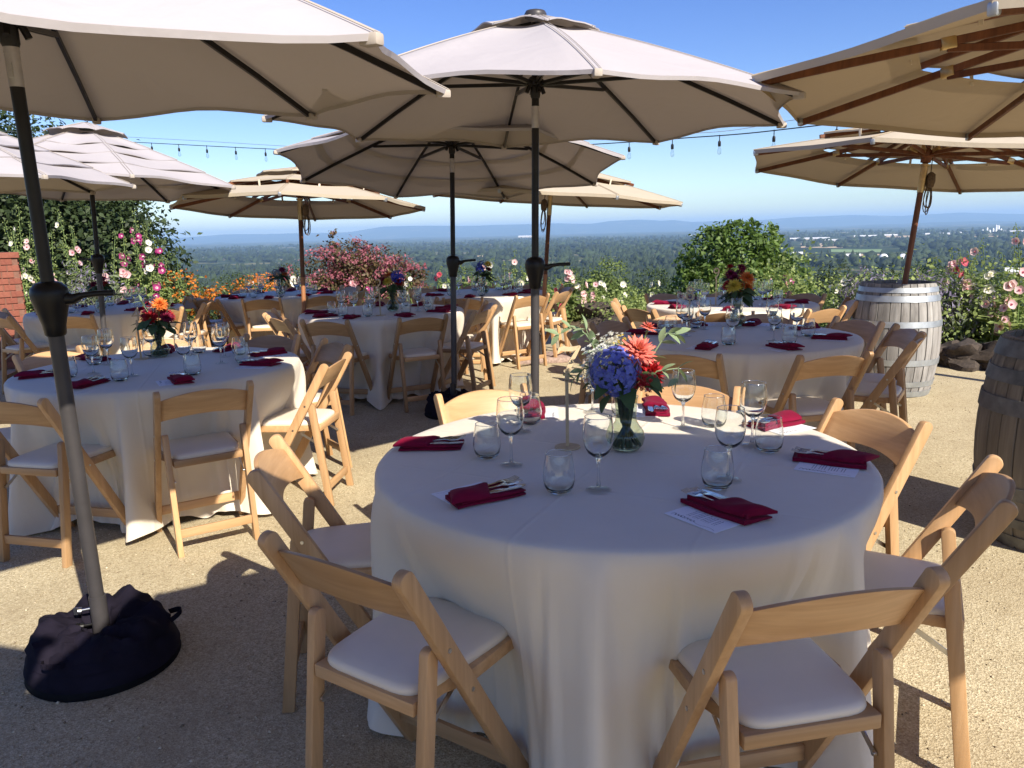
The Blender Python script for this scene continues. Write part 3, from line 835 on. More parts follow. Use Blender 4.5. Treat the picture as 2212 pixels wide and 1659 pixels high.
shrub('helenium', 'orange heleniums trailing down right of the dark oak', 'flower', -3.45, 11.35, [(-.25, 0, .55, .35, .3, .28), (.2, 0, .3, .35, .3, .25), (.55, -.05, .15, .25, .2, .15)], 1600, .055, 'leaf_bed', 1100, .04, 'orange_petal', 74, .8, .1)

# vine rows below the terrace
def vine_row(label, x0, y0, x1, y1, hgt, seed, n):
    L = sqrt((x1 - x0) ** 2 + (y1 - y0) ** 2); k = int(L / .8); rr = random.Random(seed); E = []
    t = thing('grapevine_row', label, 'vines', (x0, y0, float(ground_z(x0, y0))), group='grapevine rows')
    for i in range(k + 1):
        q = i / k; x = x0 + (x1 - x0) * q; y = y0 + (y1 - y0) * q; z = float(ground_z(x, y)) - float(ground_z(x0, y0))
        gz = float(ground_z(x, y)); tz = CAM_H + (-.0705 - .0085 * hgt) * y + .019 * x + rr.uniform(-.05, .05)
        hh = max(.5, min(2.1, tz - gz))
        E.append((x - x0, y - y0, z + hh * .6, .6, .3, hh * .4))
    V, F = leaf_cloud(E, n, .085, seed, shell=.5, spread=.3, clump=7, aspect=.9)
    obj('foliage', np_mesh('foliage', V, F), MAT['leaf_vine'], t, kind='stuff')
    for i in range(0, k + 1, 5):
        q = i / k; x = (x1 - x0) * q; y = (y1 - y0) * q; z = float(ground_z(x0 + x, y0 + y)) - float(ground_z(x0, y0))
        obj('post', G().tube([(x, y, z - .2), (x, y, z + 1.5)], .03, 6).mesh('post', 60), MAT['pin'], t)
vine_row('bright vine row right behind the flower bed', -6.5, 17.2, 11.5, 14.6, 0.0, 81, 15000)
vine_row('second vine row lower down the slope', -8, 20.4, 13, 17.6, 1.0, 82, 9000)
vine_row('third vine row furthest down the slope', -9.5, 23.6, 15, 20.6, 2.0, 83, 8000)
FP = [(505, 668, 13.6), (530, 662, 13.9), (580, 668, 13.4), (602, 665, 13.3), (1275, 640, 13.0), (1440, 655, 12.8)]
for i, (U, V, dep) in enumerate(FP):
    p = aty(U, V, dep); z0 = float(ground_z(p.x, dep))
    lab = ['leftmost weathered wire fence post beyond the chairs', 'second fence post, close to the leftmost one', 'fence post left of the far table cloth', 'fence post touching the far table left edge', 'fence post amid the hollyhocks beside the 9 table', 'short post hidden behind the 9 table glasses'][i]
    t = thing('fence_post', lab, 'post', (p.x, dep, z0), group='weathered fence posts')
    obj('post', G().tube([(0, 0, -.2), (.01, 0, p.z - z0)], .028, 8).mesh('post', 60), MAT['pin'], t)
tag(obj('fence_wire', G().tube([aty(440, 690, 13.7), aty(505, 690, 13.6), aty(580, 689, 13.4), aty(602, 689, 13.3)], .008, 5).mesh('fence_wire', 60), MAT['zinc']), 'fence rail wire strung between weathered posts beyond the far left chairs', 'wire')

# rocks
def rock(U, V, dep_z, s, label, seed, group='dark lava rocks edging the bed'):
    p = at(U, V, 0); rr = np.random.default_rng(seed)
    bm = bmesh.new(); bmesh.ops.create_icosphere(bm, subdivisions=3, radius=1)
    k = rr.normal(size=(6, 3))
    for v in bm.verts:
        c = np.array(v.co); d = 1 + sum(.11 * sin(3 * float(c @ k[i]) + i) for i in range(6)) + .05 * sin(9 * c[0] + 7 * c[1]) * cos(8 * c[2])
        v.co = Vector(c * d); v.co.z *= .7
    me = bpy.data.meshes.new('rock'); bm.to_mesh(me); bm.free()
    me.polygons.foreach_set('use_smooth', [True] * len(me.polygons)); me.set_sharp_from_angle(angle=radians(32))
    o = obj('rock', me, MAT['lava'], loc=(p.x, p.y, s * .42)); o.scale = (s * 1.25, s, s); o.rotation_euler = (0, 0, seed)
    tag(o, label, 'rock', group)
MAT['lava'] = M_simple('lava_rock', (.055, .042, .034), .95, 0, .5, 9, .9, 30)
for i, a in enumerate([(2052, 788, 0, .2, 'dark rock right beside the grey barrel'), (2085, 790, 0, .24, 'dark lava rock second right of the barrel'), (2118, 793, 0, .17, 'small dark rock between two larger edging rocks'),
                       (2150, 795, 0, .25, 'biggest dark rock left of the dark barrel'), (2192, 800, 0, .2, 'dark rock touching the dark barrel outline'), (2240, 805, 0, .25, 'dark rock behind the dark barrel'),
                       (1297, 702, 0, .27, 'large brown rock left of the 9 table chairs'), (1335, 706, 0, .16, 'small rock right of the large brown rock')]):
    rock(*a, seed=i + 3)

# ------------------------------------------------------------------ brick pillar at the left edge
MAT['brick'] = (lambda b: b.done(b.bsdf(b.mix(.45, b.ramp(b.n('ObjectInfo').outputs['Random'], [(0, (.20, .065, .045)), (.5, (.26, .09, .06)), (1, (.30, .12, .08))]), b.ramp(b.noise(b.coord(), 40, 4), [(.3, (.17, .055, .04)), (.7, (.31, .115, .075))])), .85, 0, b.bump(b.noise(b.coord(), 120, 3), .35, .004), .2)))(N('red_brick'))
MAT['mortar'] = M_simple('mortar', (.2, .1, .07), .95, 0, .2, 30)
def pillar():
    p = aty(37, 545, 9.2); top = p.z; w = .62; x1 = p.x; x0 = x1 - w; d = .6; y0 = 9.2
    rz = atan2(-p.x, 9.2); c0, s0 = cos(rz), sin(rz)
    t = thing('brick_pillar', 'square red brick pillar at the left edge beside the lavender', 'pillar', (x1 - c0 * w / 2 - s0 * d / 2, y0 - s0 * w / 2 + c0 * d / 2, 0), (0, 0, rz))
    obj('mortar', G().box((0, 0, top / 2 - .03), (w - .02, d - .02, top - .06)).mesh('mortar'), MAT['mortar'], t)
    bh = .066; jt = .009; n = int(top / (bh + jt)); bw = w / 5 - jt
    me = G().box((0, 0, 0), (bw, .1, bh)).mesh('brick', bevel=.003, segs=1); me2 = G().box((0, 0, 0), (.1, bw, bh)).mesh('brick', bevel=.003, segs=1)
    mc = G().box((0, 0, 0), (w + .03, d + .03, bh)).mesh('cap_course', bevel=.006, segs=1)
    for r_ in range(n):
        z = top - bh / 2 - r_ * (bh + jt)
        if r_ == 0: obj('cap_course', mc, MAT['brick'], t, (0, 0, z)); continue
        off = (bw + jt) / 2 if r_ % 2 else 0
        for k in range(-1, 6):
            x = -w / 2 + (k + .5) * (bw + jt) + off
            if abs(x) < w / 2 - .02:
                obj('brick', me, MAT['brick'], t, (x, -d / 2 + .045 + .002 * ((r_ * 7 + k * 3) % 3), z))
            if abs(x) < d / 2 - .1:
                obj('brick', me2, MAT['brick'], t, (w / 2 - .045 - .002 * ((r_ * 5 + k) % 3), x, z))
pillar()
# ================================================================== PARASOLS
def rib_z(t, zp, zr, k=.2): return zp - (zp - zr) * ((1 - k) * t + k * t * t)
def canopy_sheet(R, zp, zr, t0, t1, rot, lift=0.0, sag=.02, scal=.03, nt=10, ns=8, hem=.0, wavy=0.0, seed=0, edge_lift=0.0, tips=0.0, slack=None):
    g = G(); n = 8 * ns; ts = [t0 + (t1 - t0) * i / nt for i in range(nt + 1)]
    rr = random.Random(seed); ph = [rr.uniform(0, 6) for _ in range(8)]
    rows = []
    for t in ts: rows.append((t, 0))
    if hem: rows.append((t1, hem))
    for t, hm in rows:
        for q in range(n):
            k, s = q // ns, (q % ns) / ns
            a0 = rot + k * pi / 4; a1 = a0 + pi / 4
            e = ((t - t0) / (t1 - t0)) if t1 > t0 else 0
            p0 = Vector((cos(a0), sin(a0))) * R * t; p1 = Vector((cos(a1), sin(a1))) * R * t
            p = p0.lerp(p1, s); w = sin(pi * s)
            p *= 1 - scal * w * e * t - (.004 if hm else 0) + tips * (1 - w) * max(0, e - .8) * 5 * .02
            z = rib_z(t, zp, zr) + lift - sag * w * sin(pi * min(1, t * .9)) * 1.0 + edge_lift * e * e * w
            if slack and k == slack[0]: z -= slack[1] * w * e * e
            z += wavy * e * e * sin(2 * pi * s * 1.0 + ph[k]) * w
            g.v.append((p.x, p.y, z - hm))
    for i in range(len(rows) - 1):
        for q in range(n):
            g.f.append((i * n + q, i * n + (q + 1) % n, (i + 1) * n + (q + 1) % n, (i + 1) * n + q)); g.mi.append(0)
    for k in range(8):                                             # sewn seam over every rib, with a double row of stitching standing proud
        ps = [Vector(g.v[i * n + k * ns]) + Vector((0, 0, .0022)) for i in range(nt + 1)]
        sd = Vector((-sin(rot + k * pi / 4), cos(rot + k * pi / 4), 0))
        for o in (-.011, .011):
            g.tube([p + sd * o for p in ps], .0018, 4)
    return g.mesh('canopy', 40)

def market_parasol(label, base, lean, R, zr, zp, zh, rot, tiers=1, crank_z=1.26, crank_rot=0.0, joint=.10, slack=None, seed=0, low_from=0.0):
    """metal crank parasol: lean = (towards +x, towards +y) in radians"""
    t = thing('crank_parasol', label, 'parasol', (base[0], base[1], 0), (-lean[1], lean[0], 0), 'white canvas parasols on black poles')
    bl = MAT['black_metal']
    low = crank_z - .10
    obj('lower_pole', G().lathe([(.0235, low_from), (.0235, low)], 20).mesh('lower_pole', 40), MAT['grey_metal'], t)
    obj('pole', G().lathe([(.0195, low - .12), (.0195, zh - joint - .10)], 20).mesh('pole', 40), bl, t)
    obj('tilt_joint', G().lathe([(.0205, zh - joint - .11), (.0205, zh - joint)], 20).lathe([(.022, zh - joint - .02), (.022, zh - joint - .012)], 16).box((0, -.02, zh - joint - .065), (.014, .006, .04)).mesh('tilt_joint', 40), MAT['steel'], t)
    obj('upper_pole', G().lathe([(.0195, zh - joint - .01), (.0195, zp - .02)], 20).mesh('upper_pole', 40), bl, t)
    ch = obj('crank_housing', G().lathe([(.027, -.105), (.031, -.10), (.034, -.07), (.043, -.035), (.053, .005), (.056, .028), (.052, .048), (.038, .062), (.024, .067)], 24, (0, 0, crank_z)).mesh('crank_housing', 50), MAT['black_plastic'], t)
    g = G(); g.tube([(.03, 0, .015), (.07, 0, .01), (.095, 0, .022)], [.026, .017, .011], 10); g.tube([(.085, 0, .02), (.14, 0, .026), (.195, 0, .027)], [.010, .0095, .010], 10)
    obj('crank_handle', g.mesh('crank_handle', 50), MAT['black_plastic'], ch, (0, 0, crank_z), (0, 0, crank_rot))
    g = G(); g.lathe([(.022, -.06), (.026, -.05), (.026, -.005), (.042, .0), (.045, .03), (.03, .045)], 20, (0, 0, zh))
    for k in range(4):
        a = k * pi / 2 + .4; g.tube([(.035 * cos(a), .035 * sin(a), zh), (.05 * cos(a), .05 * sin(a), zh - .035)], .011, 7)
    obj('runner_hub', g.mesh('runner_hub', 50), bl, t)
    mr = G(); ms = G()
    pr_ = [(R * q, 0, rib_z(q, zp, zr) - .022) for q in (.03, .25, .5, .75, .985)]
    for i in range(4): mr.bar(pr_[i], pr_[i + 1], .013, .021)
    rib_me = mr.mesh('rib', None); q = .5
    ms.bar((.035, .007, zh + .012), (R * q, .007, rib_z(q, zp, zr) - .036), .009, .019).bar((.035, -.007, zh + .012), (R * q, -.007, rib_z(q, zp, zr) - .036), .006, .016)
    strut_me = ms.mesh('strut', None)
    tip_me = G().box((R * .987, 0, rib_z(.987, zp, zr) - .02), (.05, .032, .028)).mesh('tip_pocket', 40, bevel=.006)
    for k in range(8):
        a = rot + k * pi / 4
        r_ = obj('rib', rib_me, bl, t, rot=(0, 0, a)); obj('strut', strut_me, bl, t, rot=(0, 0, a))
        obj('tip_pocket', tip_me, MAT['canvas_white'], r_)
    cm = MAT['canvas_white']
    if tiers == 1:
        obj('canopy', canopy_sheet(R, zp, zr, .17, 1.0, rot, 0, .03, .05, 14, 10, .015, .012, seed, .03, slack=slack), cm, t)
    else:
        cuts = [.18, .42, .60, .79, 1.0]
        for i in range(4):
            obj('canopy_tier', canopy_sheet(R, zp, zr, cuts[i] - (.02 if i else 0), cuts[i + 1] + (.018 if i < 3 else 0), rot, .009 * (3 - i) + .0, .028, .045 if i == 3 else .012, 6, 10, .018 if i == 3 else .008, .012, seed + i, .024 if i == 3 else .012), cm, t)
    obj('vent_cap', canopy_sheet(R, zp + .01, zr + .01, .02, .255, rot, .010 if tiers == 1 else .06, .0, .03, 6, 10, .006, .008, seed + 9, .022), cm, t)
    obj('finial', G().lathe([(.055, zp + .002), (.058, zp + .02), (.05, zp + .034), (.02, zp + .042)], 24).mesh('finial', 50), MAT['grey_metal'], t)
    return t

def teak_parasol(label, base, lean, R, zr, zp, zh, rot, foot=0.0, joint_z=None, seed=0, pulley=True, side=1, lower=None, sleeve=None):
    t = thing('teak_parasol', label, 'parasol', (base[0], base[1], 0), (-lean[1], lean[0], 0), 'cream parasols with wooden frames')
    tk = MAT['teak']; jz = zh - .08
    if lower:
        obj('lower_pole', G().lathe([(.024, foot), (.024, lower)], 20).mesh('lower_pole', 40), MAT['teak_light'], t)
        obj('pole', G().lathe([(.0235, lower), (.0235, jz - .2)], 20).mesh('pole', 40), tk, t)
    else:
        obj('pole', G().lathe([(.0235, foot), (.0235, jz - .2)], 20).mesh('pole', 40), tk, t)
    obj('upper_pole', G().lathe([(.022, jz), (.022, zp + .05)], 16).mesh('upper_pole', 40), tk, t)
    obj('pole_joint', G().lathe([(.027, jz - .21), (.027, jz - .0), (.037, jz + .005), (.037, jz + .02), (.022, jz + .022)], 18).mesh('pole_joint', 40), MAT['brass'], t)
    obj('runner_hub', G().lathe([(.024, zh - .05), (.04, zh - .045), (.04, zh - .01), (.055, zh), (.055, zh + .045), (.03, zh + .06)], 20).mesh('runner_hub', 45), tk, t)
    q = .5
    rib_me = G().bar((.03, 0, rib_z(.02, zp, zr) - .03), (R * .99, 0, rib_z(1, zp, zr, .06) - .03 + 0), .02, .034).mesh('rib', 40, bevel=.003, segs=1)
    strut_me = G().bar((.05, 0, zh + .02), (R * q, 0, rib_z(q, zp, zr, .06) - .06), .018, .03).mesh('strut', 40, bevel=.003, segs=1)
    cl_me = G().box((.085, 0, 0), (.075, .024, .036)).mesh('strut_clip', 40, bevel=.003)
    br_me = G().box((0, 0, 0), (.062, .027, .050)).mesh('rib_bracket', 40, bevel=.006)
    cap_me = G().box((0, 0, 0), (.036, .030, .040)).mesh('rib_cap', 40, bevel=.008)
    stub_me = G().bar((R * .2, 0, rib_z(.2, zp, zr) + .028), (R * .635, 0, rib_z(.635, zp, zr) + .022), .022, .03).mesh('vent_rib', 40, bevel=.003, segs=1)
    sl = -(zp - zr) / R
    for k in range(8):
        a = rot + k * pi / 4; ca, sa = cos(a), sin(a)
        obj('rib', rib_me, tk, t, rot=(0, 0, a)); obj('strut', strut_me, tk, t, rot=(0, 0, a))
        obj('vent_rib', stub_me, tk, t, rot=(0, 0, a))
        obj('rib_bracket', br_me, MAT['brass'], t, (R * q * ca, R * q * sa, rib_z(q, zp, zr, .06) - .04), (0, -atan2(sl, 1) * 1, a))
        obj('rib_cap', cap_me, MAT['zinc'], t, (R * .985 * ca, R * .985 * sa, rib_z(.985, zp, zr, .06) - .03), (0, -atan2(sl, 1), a))
        obj('strut_clip', cl_me, MAT['brass'], t, (.04 * ca, .04 * sa, zh + .024), (0, -.28, a))
        a2 = a + pi / 8; rm = R * .6 * cos(pi / 8)
        obj('strap', G().bar((rm * cos(a2), rm * sin(a2), rib_z(.6, zp, zr) - .03), (rm * 1.02 * cos(a2), rm * 1.02 * sin(a2), rib_z(.6, zp, zr) + .045), .02, .004).mesh('strap'), MAT['pale_strap'], t)
    cm = MAT['canvas_natural']
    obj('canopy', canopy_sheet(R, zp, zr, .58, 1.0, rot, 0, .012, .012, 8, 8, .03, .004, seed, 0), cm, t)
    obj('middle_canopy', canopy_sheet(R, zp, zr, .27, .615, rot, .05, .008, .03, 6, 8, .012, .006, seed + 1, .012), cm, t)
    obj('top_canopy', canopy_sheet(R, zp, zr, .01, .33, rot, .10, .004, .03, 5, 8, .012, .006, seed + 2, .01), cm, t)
    obj('finial', G().lathe([(.03, zp + .1), (.03, zp + .13), (.018, zp + .15), (.024, zp + .175), (.005, zp + .195)], 16).mesh('finial', 50), tk, t)
    if pulley:
        g = G(); s = side
        g.lathe([(.012, .05), (.03, .035), (.038, -.02), (.03, -.07), (.012, -.08)], 12, (.062 * s, -.01, jz - .09))
        obj('pulley_block', g.mesh('pulley_block', 50), MAT['rope'], t)
        g = G(); rr = random.Random(seed)
        for k in range(4):
            w = rr.uniform(.02, .045); L = rr.uniform(.16, .27); x0 = .065 * s + rr.uniform(-.015, .015); pts = []
            for i in range(17):
                a = 2 * pi * i / 16
                pts.append((x0 + w * sin(a) * (.6 + .4 * (1 - cos(a)) / 2), -.015 + .015 * sin(a + k), jz - .15 - L * (1 - cos(a)) / 2))
            g.tube(pts[:-1], .0042, 6, closed=True)
        g.tube([(.06 * s, 0, jz - .05), (.05 * s, 0, zh + .05), (.03 * s, 0, zp - .05)], .004, 5)
        obj('rope', g.mesh('rope', 60), MAT['rope'], t)
    if sleeve:
        g = G().lathe([(.031, sleeve[0]), (.031, sleeve[1])], 18)
        for z in (sleeve[0] + .07, sleeve[1] - .07): g.tube([(.03, 0, z), (.06, 0, z)], .006, 6).box((.066, 0, z), (.014, .004, .03))
        obj('sleeve', g.mesh('sleeve', 45), MAT['grey_metal'], t)
    return t

U = {}
U[1] = market_parasol('largest white parasol at top left, its thick grey pole crossing the left table', (-1.465, 2.51), (radians(.79), radians(-2.82)), 1.306, 1.941, 2.43, 2.085, radians(17.9), 1, 1.275, .1, joint=.06, slack=(6, .065), seed=1, low_from=.12)
U[2] = market_parasol('white parasol over the middle of the photo, its black pole behind the 7 sign', (.117, 4.29), (radians(1.2), radians(-.6)), 1.392, 2.031, 2.53, 2.2, radians(7.2), 1, 1.25, .15, seed=2, low_from=.12)
U[3] = market_parasol('shaded vented parasol behind the centre one, seen from below', (-.479, 6.189), (radians(1.23), radians(7.3)), 1.392, 1.983, 2.46, 2.16, radians(72.3), 4, 1.22, -.3, seed=3, low_from=.12)
U[4] = market_parasol('white four tiered parasol on the second black pole from the left', (-3.69, 6.94), (radians(1.0), radians(2.5)), 1.3, 1.925, 2.42, 2.12, radians(40), 4, 1.29, 2.9, seed=4, low_from=.12)
U[5] = market_parasol('white vented parasol cut off by the left edge of the photo', (-4.2, 5.6), (radians(1.0), 0), 1.42, 1.90, 2.42, 2.05, radians(20), 4, 1.2, 1.0, seed=5, low_from=.12)
# two more stand beside and behind the camera; their shade lies over the front table and the left foreground
U[10] = market_parasol('white parasol just behind the viewpoint shading the front table', (1.13, -.1), (0, 0), 1.42, 2.06, 2.56, 2.2, radians(10), 1, 1.26, 0, seed=6, low_from=.12)
U[11] = market_parasol('white parasol behind the viewpoint shading the left foreground gravel', (-1.2, -.75), (0, 0), 1.42, 2.06, 2.56, 2.2, radians(0), 1, 1.26, 0, seed=7, low_from=.12)
U[6] = teak_parasol('cream wooden parasol over the back table left of the pink shrub', (-2.27, 8.42), (radians(1.16), radians(4.08)), 1.345, 1.787, 2.10, 1.93, radians(7.2), .0, seed=11, side=1, lower=1.03)
U[7] = teak_parasol('cream wooden parasol on the granite slab behind the centre poles', (.332, 8.764), (radians(4.5), 0), 1.459, 1.82, 2.15, 1.92, radians(22.8), .05, seed=12, side=-1, lower=.98, sleeve=(.05, .42))
U[8] = teak_parasol('cream wooden parasol leaning out of the grey barrel at right', (3.254, 6.569), (radians(6.6), radians(1.6)), 1.472, 1.90, 2.23, 1.99, radians(4.0), .3, seed=13, side=1)
U[9] = teak_parasol('closest cream wooden parasol at the top right corner', (2.45, 3.25), (radians(3.5), radians(.3)), 1.54, 1.985, 2.33, 2.12, radians(-6.8), .3, seed=14, side=1)

# ------------------------------------------------------------------ parasol bases
def bag_base(seed=3):
    t = thing('parasol_base', '', 'parasol base', (0, 0, 0), group='black sandbag parasol bases')
    obj('base_plate', G().lathe([(.30, .0), (.305, .012), (.295, .035), (.24, .05), (.05, .06)], 48).mesh('base_plate', 50), MAT['rubber'], t)
    rr = random.Random(seed); n = 96
    prof = [(.297, .02), (.305, .055), (.29, .10), (.268, .125), (.27, .15), (.25, .185), (.21, .205), (.165, .205), (.12, .195), (.085, .2), (.06, .165), (.045, .1)]
    g = G(); ph = [rr.uniform(0, 6.28) for _ in range(20)]
    for i, (r_, z) in enumerate(prof):
        for j in range(n):
            a = 2 * pi * j / n
            w = min(1, max(0, (i - 1) / 4))
            f1 = sin(3 * a + ph[0] + i * .35) * .5 + sin(7 * a + ph[1] - i * .9) * .4 + abs(sin(5 * a + ph[2] + i * .8)) ** .6 * .8 - .5 + .35 * sin(13 * a + i * 1.7 + ph[4])
            f2 = (abs(sin(4 * a + ph[3] + .9 * i)) ** 3) - .3 + .4 * abs(sin(2 * a + i * .7 + ph[5]))
            back = .5 + .5 * sin(a)                               # fuller at the back
            g.v.append(((r_ + .020 * w * f1) * cos(a), (r_ + .020 * w * f1) * sin(a) * .98, z + w * (.028 * f2 + .022 * f1) * (1 if i < 9 else .6) + w * .03 * back))
    for i in range(len(prof) - 1):
        for j in range(n): g.f.append((i * n + j, i * n + (j + 1) % n, (i + 1) * n + (j + 1) % n, (i + 1) * n + j)); g.mi.append(0)
    sb = obj('sandbag', g.mesh('sandbag', 70), MAT['bag'], t)
    g = G()                                                        # loose cover lying folded over the bag
    for i in range(9):
        for j in range(15):
            a = 3.6 + 2.5 * j / 14; r_ = .285 - .165 * i / 8
            g.v.append((r_ * cos(a), r_ * sin(a), .115 + .105 * sin(pi * .5 * i / 8) + .016 * sin(j * 1.3 + i * .9) * (i > 0) + (.02 if 0 < i < 3 else 0)))
    for i in range(8):
        for j in range(14): g.f.append((i * 15 + j, i * 15 + j + 1, (i + 1) * 15 + j + 1, (i + 1) * 15 + j)); g.mi.append(0)
    obj('cover_flap', g.mesh('cover_flap', 70), MAT['bag'], t)
    for a in (.35, 2.75, 4.4):
        g = G(); pts = []
        for k in range(9):
            q = k / 8; aa = a + (q - .5) * .35; rr_ = .275 + .045 * sin(pi * q)
            pts.append(Vector((rr_ * cos(aa), rr_ * sin(aa), .165 + .02 * sin(pi * q))))
        for k in range(8): g.bar(pts[k], pts[k + 1], .004, .026)
        obj('handle', g.mesh('handle', 60), MAT['bag'], sb)
    tb = obj('tube', G().lathe([(.034, .03), (.034, .35), (.0255, .352), (.0255, .3)], 24).mesh('tube', 45), MAT['grey_metal'], t)
    for z in (.29, .21):
        g = G(); g.tube([(-.03, -.01, z), (-.062, -.02, z)], .007, 8); g.tube([(-.062, -.02, z - .002), (-.075, -.024, z)], .017, 10); g.box((-.082, -.026, z), (.016, .008, .036))
        obj('clamp_screw', g.mesh('clamp_screw', 45), MAT['steel' if z > .25 else 'black_plastic'], tb)
    return t
PB = Proto(bag_base())
gb = 'black sandbag parasol bases'
PB.root.scale = (.81, .81, .72)
PB.put((-1.462, 2.50, 0), 0.1, 'black sandbag base lying in the left foreground gravel', gb)
PB.put((-.479, 6.19, 0), 2.2, 'black sandbag base half hidden behind the rear left chair of the front table', gb)
PB.put((.117, 4.29, 0), 1.2, 'sandbag base of the centre pole, hidden behind the front table', gb)
PB.put((-3.69, 6.94, 0), .8, 'sandbag base of the second pole from the left, behind the left table', gb)
PB.put((-4.2, 5.6, 0), 2.8, 'sandbag base of the parasol beyond the left edge', gb)
PB.put((1.13, -.1, 0), 1.8, 'sandbag base of the parasol just behind the viewpoint', gb)
PB.put((-1.2, -.75, 0), 2.5, 'sandbag base of the parasol behind and left of the viewpoint', gb)
t = thing('parasol_base', 'square pink granite slab base with grey sleeve between tables', 'parasol base', (.33, 8.75, 0), (0, 0, .12))
obj('slab', G().box((0, 0, .03), (.62, .5, .06)).mesh('slab', 40, bevel=.008), MAT['granite'], t)
t = thing('parasol_base', 'granite slab base of the wooden parasol hidden behind the middle table', 'parasol base', (-2.27, 8.42, 0), (0, 0, .3))
obj('slab', G().box((0, 0, .03), (.5, .45, .06)).mesh('slab', 40, bevel=.008), MAT['granite'], t)

# ------------------------------------------------------------------ wine barrels
def M_stave():
    b = N('weathered_oak'); v = b.coord((26, 26, 2.2), rnd=40.0)
    f = b.noise(v, 1.0, 6, .65, .4)
    c = b.ramp(f, [(.3, (.15, .145, .14)), (.55, (.285, .275, .265)), (.75, (.39, .38, .37))])
    st = b.noise(b.coord((5, 5, 1.1), rnd=13.0), 1.0, 4)
    c = b.mix(b.ramp(st, [(.45, (0, 0, 0)), (.8, (.55,) * 3)]), c, (.13, .11, .095))
    hv = b.n('HueSaturation'); mr = b.n('MapRange'); mr.inputs['To Min'].default_value = .78; mr.inputs['To Max'].default_value = 1.2
    b.l(b.n('ObjectInfo').outputs['Random'], mr.inputs['Value']); b.l(mr.outputs[0], hv.inputs['Value']); b.l(c, hv.inputs['Color'])
    return b.done(b.bsdf(hv.outputs[0], .85, 0, b.bump(f, .4, .004), .2))
MAT['stave'] = M_stave()
MAT['stave_dark'] = M_wood('aged_oak', (.115, .10, .082), (.235, .205, .165), 2, .85, 1, .2)
def barrel(label, x, y, rz, stave, hoopm, hoops, H=.93, rm=.355, rh=.285):
    t = thing('wine_barrel', label, 'barrel', (x, y, 0), (0, 0, rz))
    def rad(z): q = (z / H - .5) * 2; return rm - (rm - rh) * abs(q) ** 2.1
    n = 26; rr = random.Random(int(x * 10)); ang = [rr.uniform(.75, 1.3) for _ in range(n)]; s = sum(ang); a0 = 0
    for k in range(n):
        da = ang[k] / s * 2 * pi; a1 = a0 + da; g = G(); nz = 10; pr = rr.uniform(-.0022, .0022)
        for i in range(nz + 1):
            z = H * i / nz; ro = rad(z) + pr; ri = ro - .026
            e = .0021 / ro
            for r_, a in ((ro - .003, a0 + e), (ro, a0 + e + .006), (ro + .0012, (a0 + a1) / 2), (ro, a1 - e - .006), (ro - .003, a1 - e), (ri, a1 - e), (ri, a0 + e)):
                g.v.append((r_ * cos(a), r_ * sin(a), z))
        for i in range(nz):
            for j in range(7): g.f.append((i * 7 + j, i * 7 + (j + 1) % 7, (i + 1) * 7 + (j + 1) % 7, (i + 1) * 7 + j)); g.mi.append(0)
        g.f.append(tuple(range(6, -1, -1))); g.f.append(tuple(nz * 7 + j for j in range(7))); g.mi += [0, 0]
        obj('stave', g.mesh('stave', 45), MAT[stave], t); a0 = a1
    for z, h in hoops:
        g = G(); prof = []
        for i in range(4):
            zz = z - h / 2 + h * i / 3; prof.append((rad(zz) + .0055, zz))
        prof = [(rad(z - h / 2) + .001, z - h / 2)] + prof + [(rad(z + h / 2) + .001, z + h / 2)]
        g.lathe(prof, 64, caps=False)
        g.tube([(rad(z) + .004, 0, z), (rad(z) + .010, 0, z)], .006, 8)
        obj('hoop', g.mesh('hoop', 40), MAT[hoopm], t)
    obj('head', G().lathe([(rh - .02, H - .045), (rh - .02, H - .03), (.001, H - .03)], 48).mesh('head', 40), MAT[stave], t)
    return t
barrel('pale grey weathered wine barrel behind the right table holding a leaning parasol', 3.32, 6.62, .4, 'stave', 'zinc', [(.03, .045), (.115, .045), (.30, .05), (.62, .05), (.83, .05), (.9, .04)], .95, .355, .29)
barrel('dark brown wine barrel cut off by the right edge of the photo', 2.50, 3.36, 1.1, 'stave_dark', 'iron', [(.04, .05), (.13, .045), (.27, .06), (.65, .07), (.78, .06), (.895, .07)], .94, .36, .285)

# ------------------------------------------------------------------ string of bulbs
MAT['bulb'] = M_thin_glass('bulb_glass', (.95, .97, .97), .6, .1)
t = thing('string_light', 'black cable with hanging clear bulbs strung across the sky behind the parasols', 'string light', (0, 0, 0))
LA = [aty(-60, 288, 15.6), aty(365, 311, 13.6), aty(700, 326, 12.2), aty(1000, 326, 10.9), aty(1360, 307, 9.5), aty(1480, 298, 8.9), aty(1604, 289, 8.4), aty(1750, 273, 7.9), aty(2300, 210, 6.6)]
def cat(pts, n=10):
    out = []
    for i in range(len(pts) - 1):
        p0 = pts[max(0, i - 1)]; p1 = pts[i]; p2 = pts[i + 1]; p3 = pts[min(len(pts) - 1, i + 2)]
        for k in range(n):
            s = k / n
            out.append(.5 * ((2 * p1) + (p2 - p0) * s + (2 * p0 - 5 * p1 + 4 * p2 - p3) * s * s + (3 * p1 - p0 - 3 * p2 + p3) * s ** 3))
    out.append(pts[-1]); return out
CP = cat(LA)
obj('cable', G().tube(CP, .006, 6).mesh('cable', 60), MAT['black_plastic'], t)
obj('guy_wire', G().tube([p + Vector((0, 0, .06 + .02 * sin(i * .2))) for i, p in enumerate(CP)], .003, 5).mesh('guy_wire', 60), MAT['zinc'], t)
sk = G().tube([(0, 0, .01), (0, 0, -.075)], .006, 6).lathe([(.004, -.06), (.016, -.07), (.02, -.085), (.02, -.125), (.017, -.135)], 12).mesh('socket', 45)
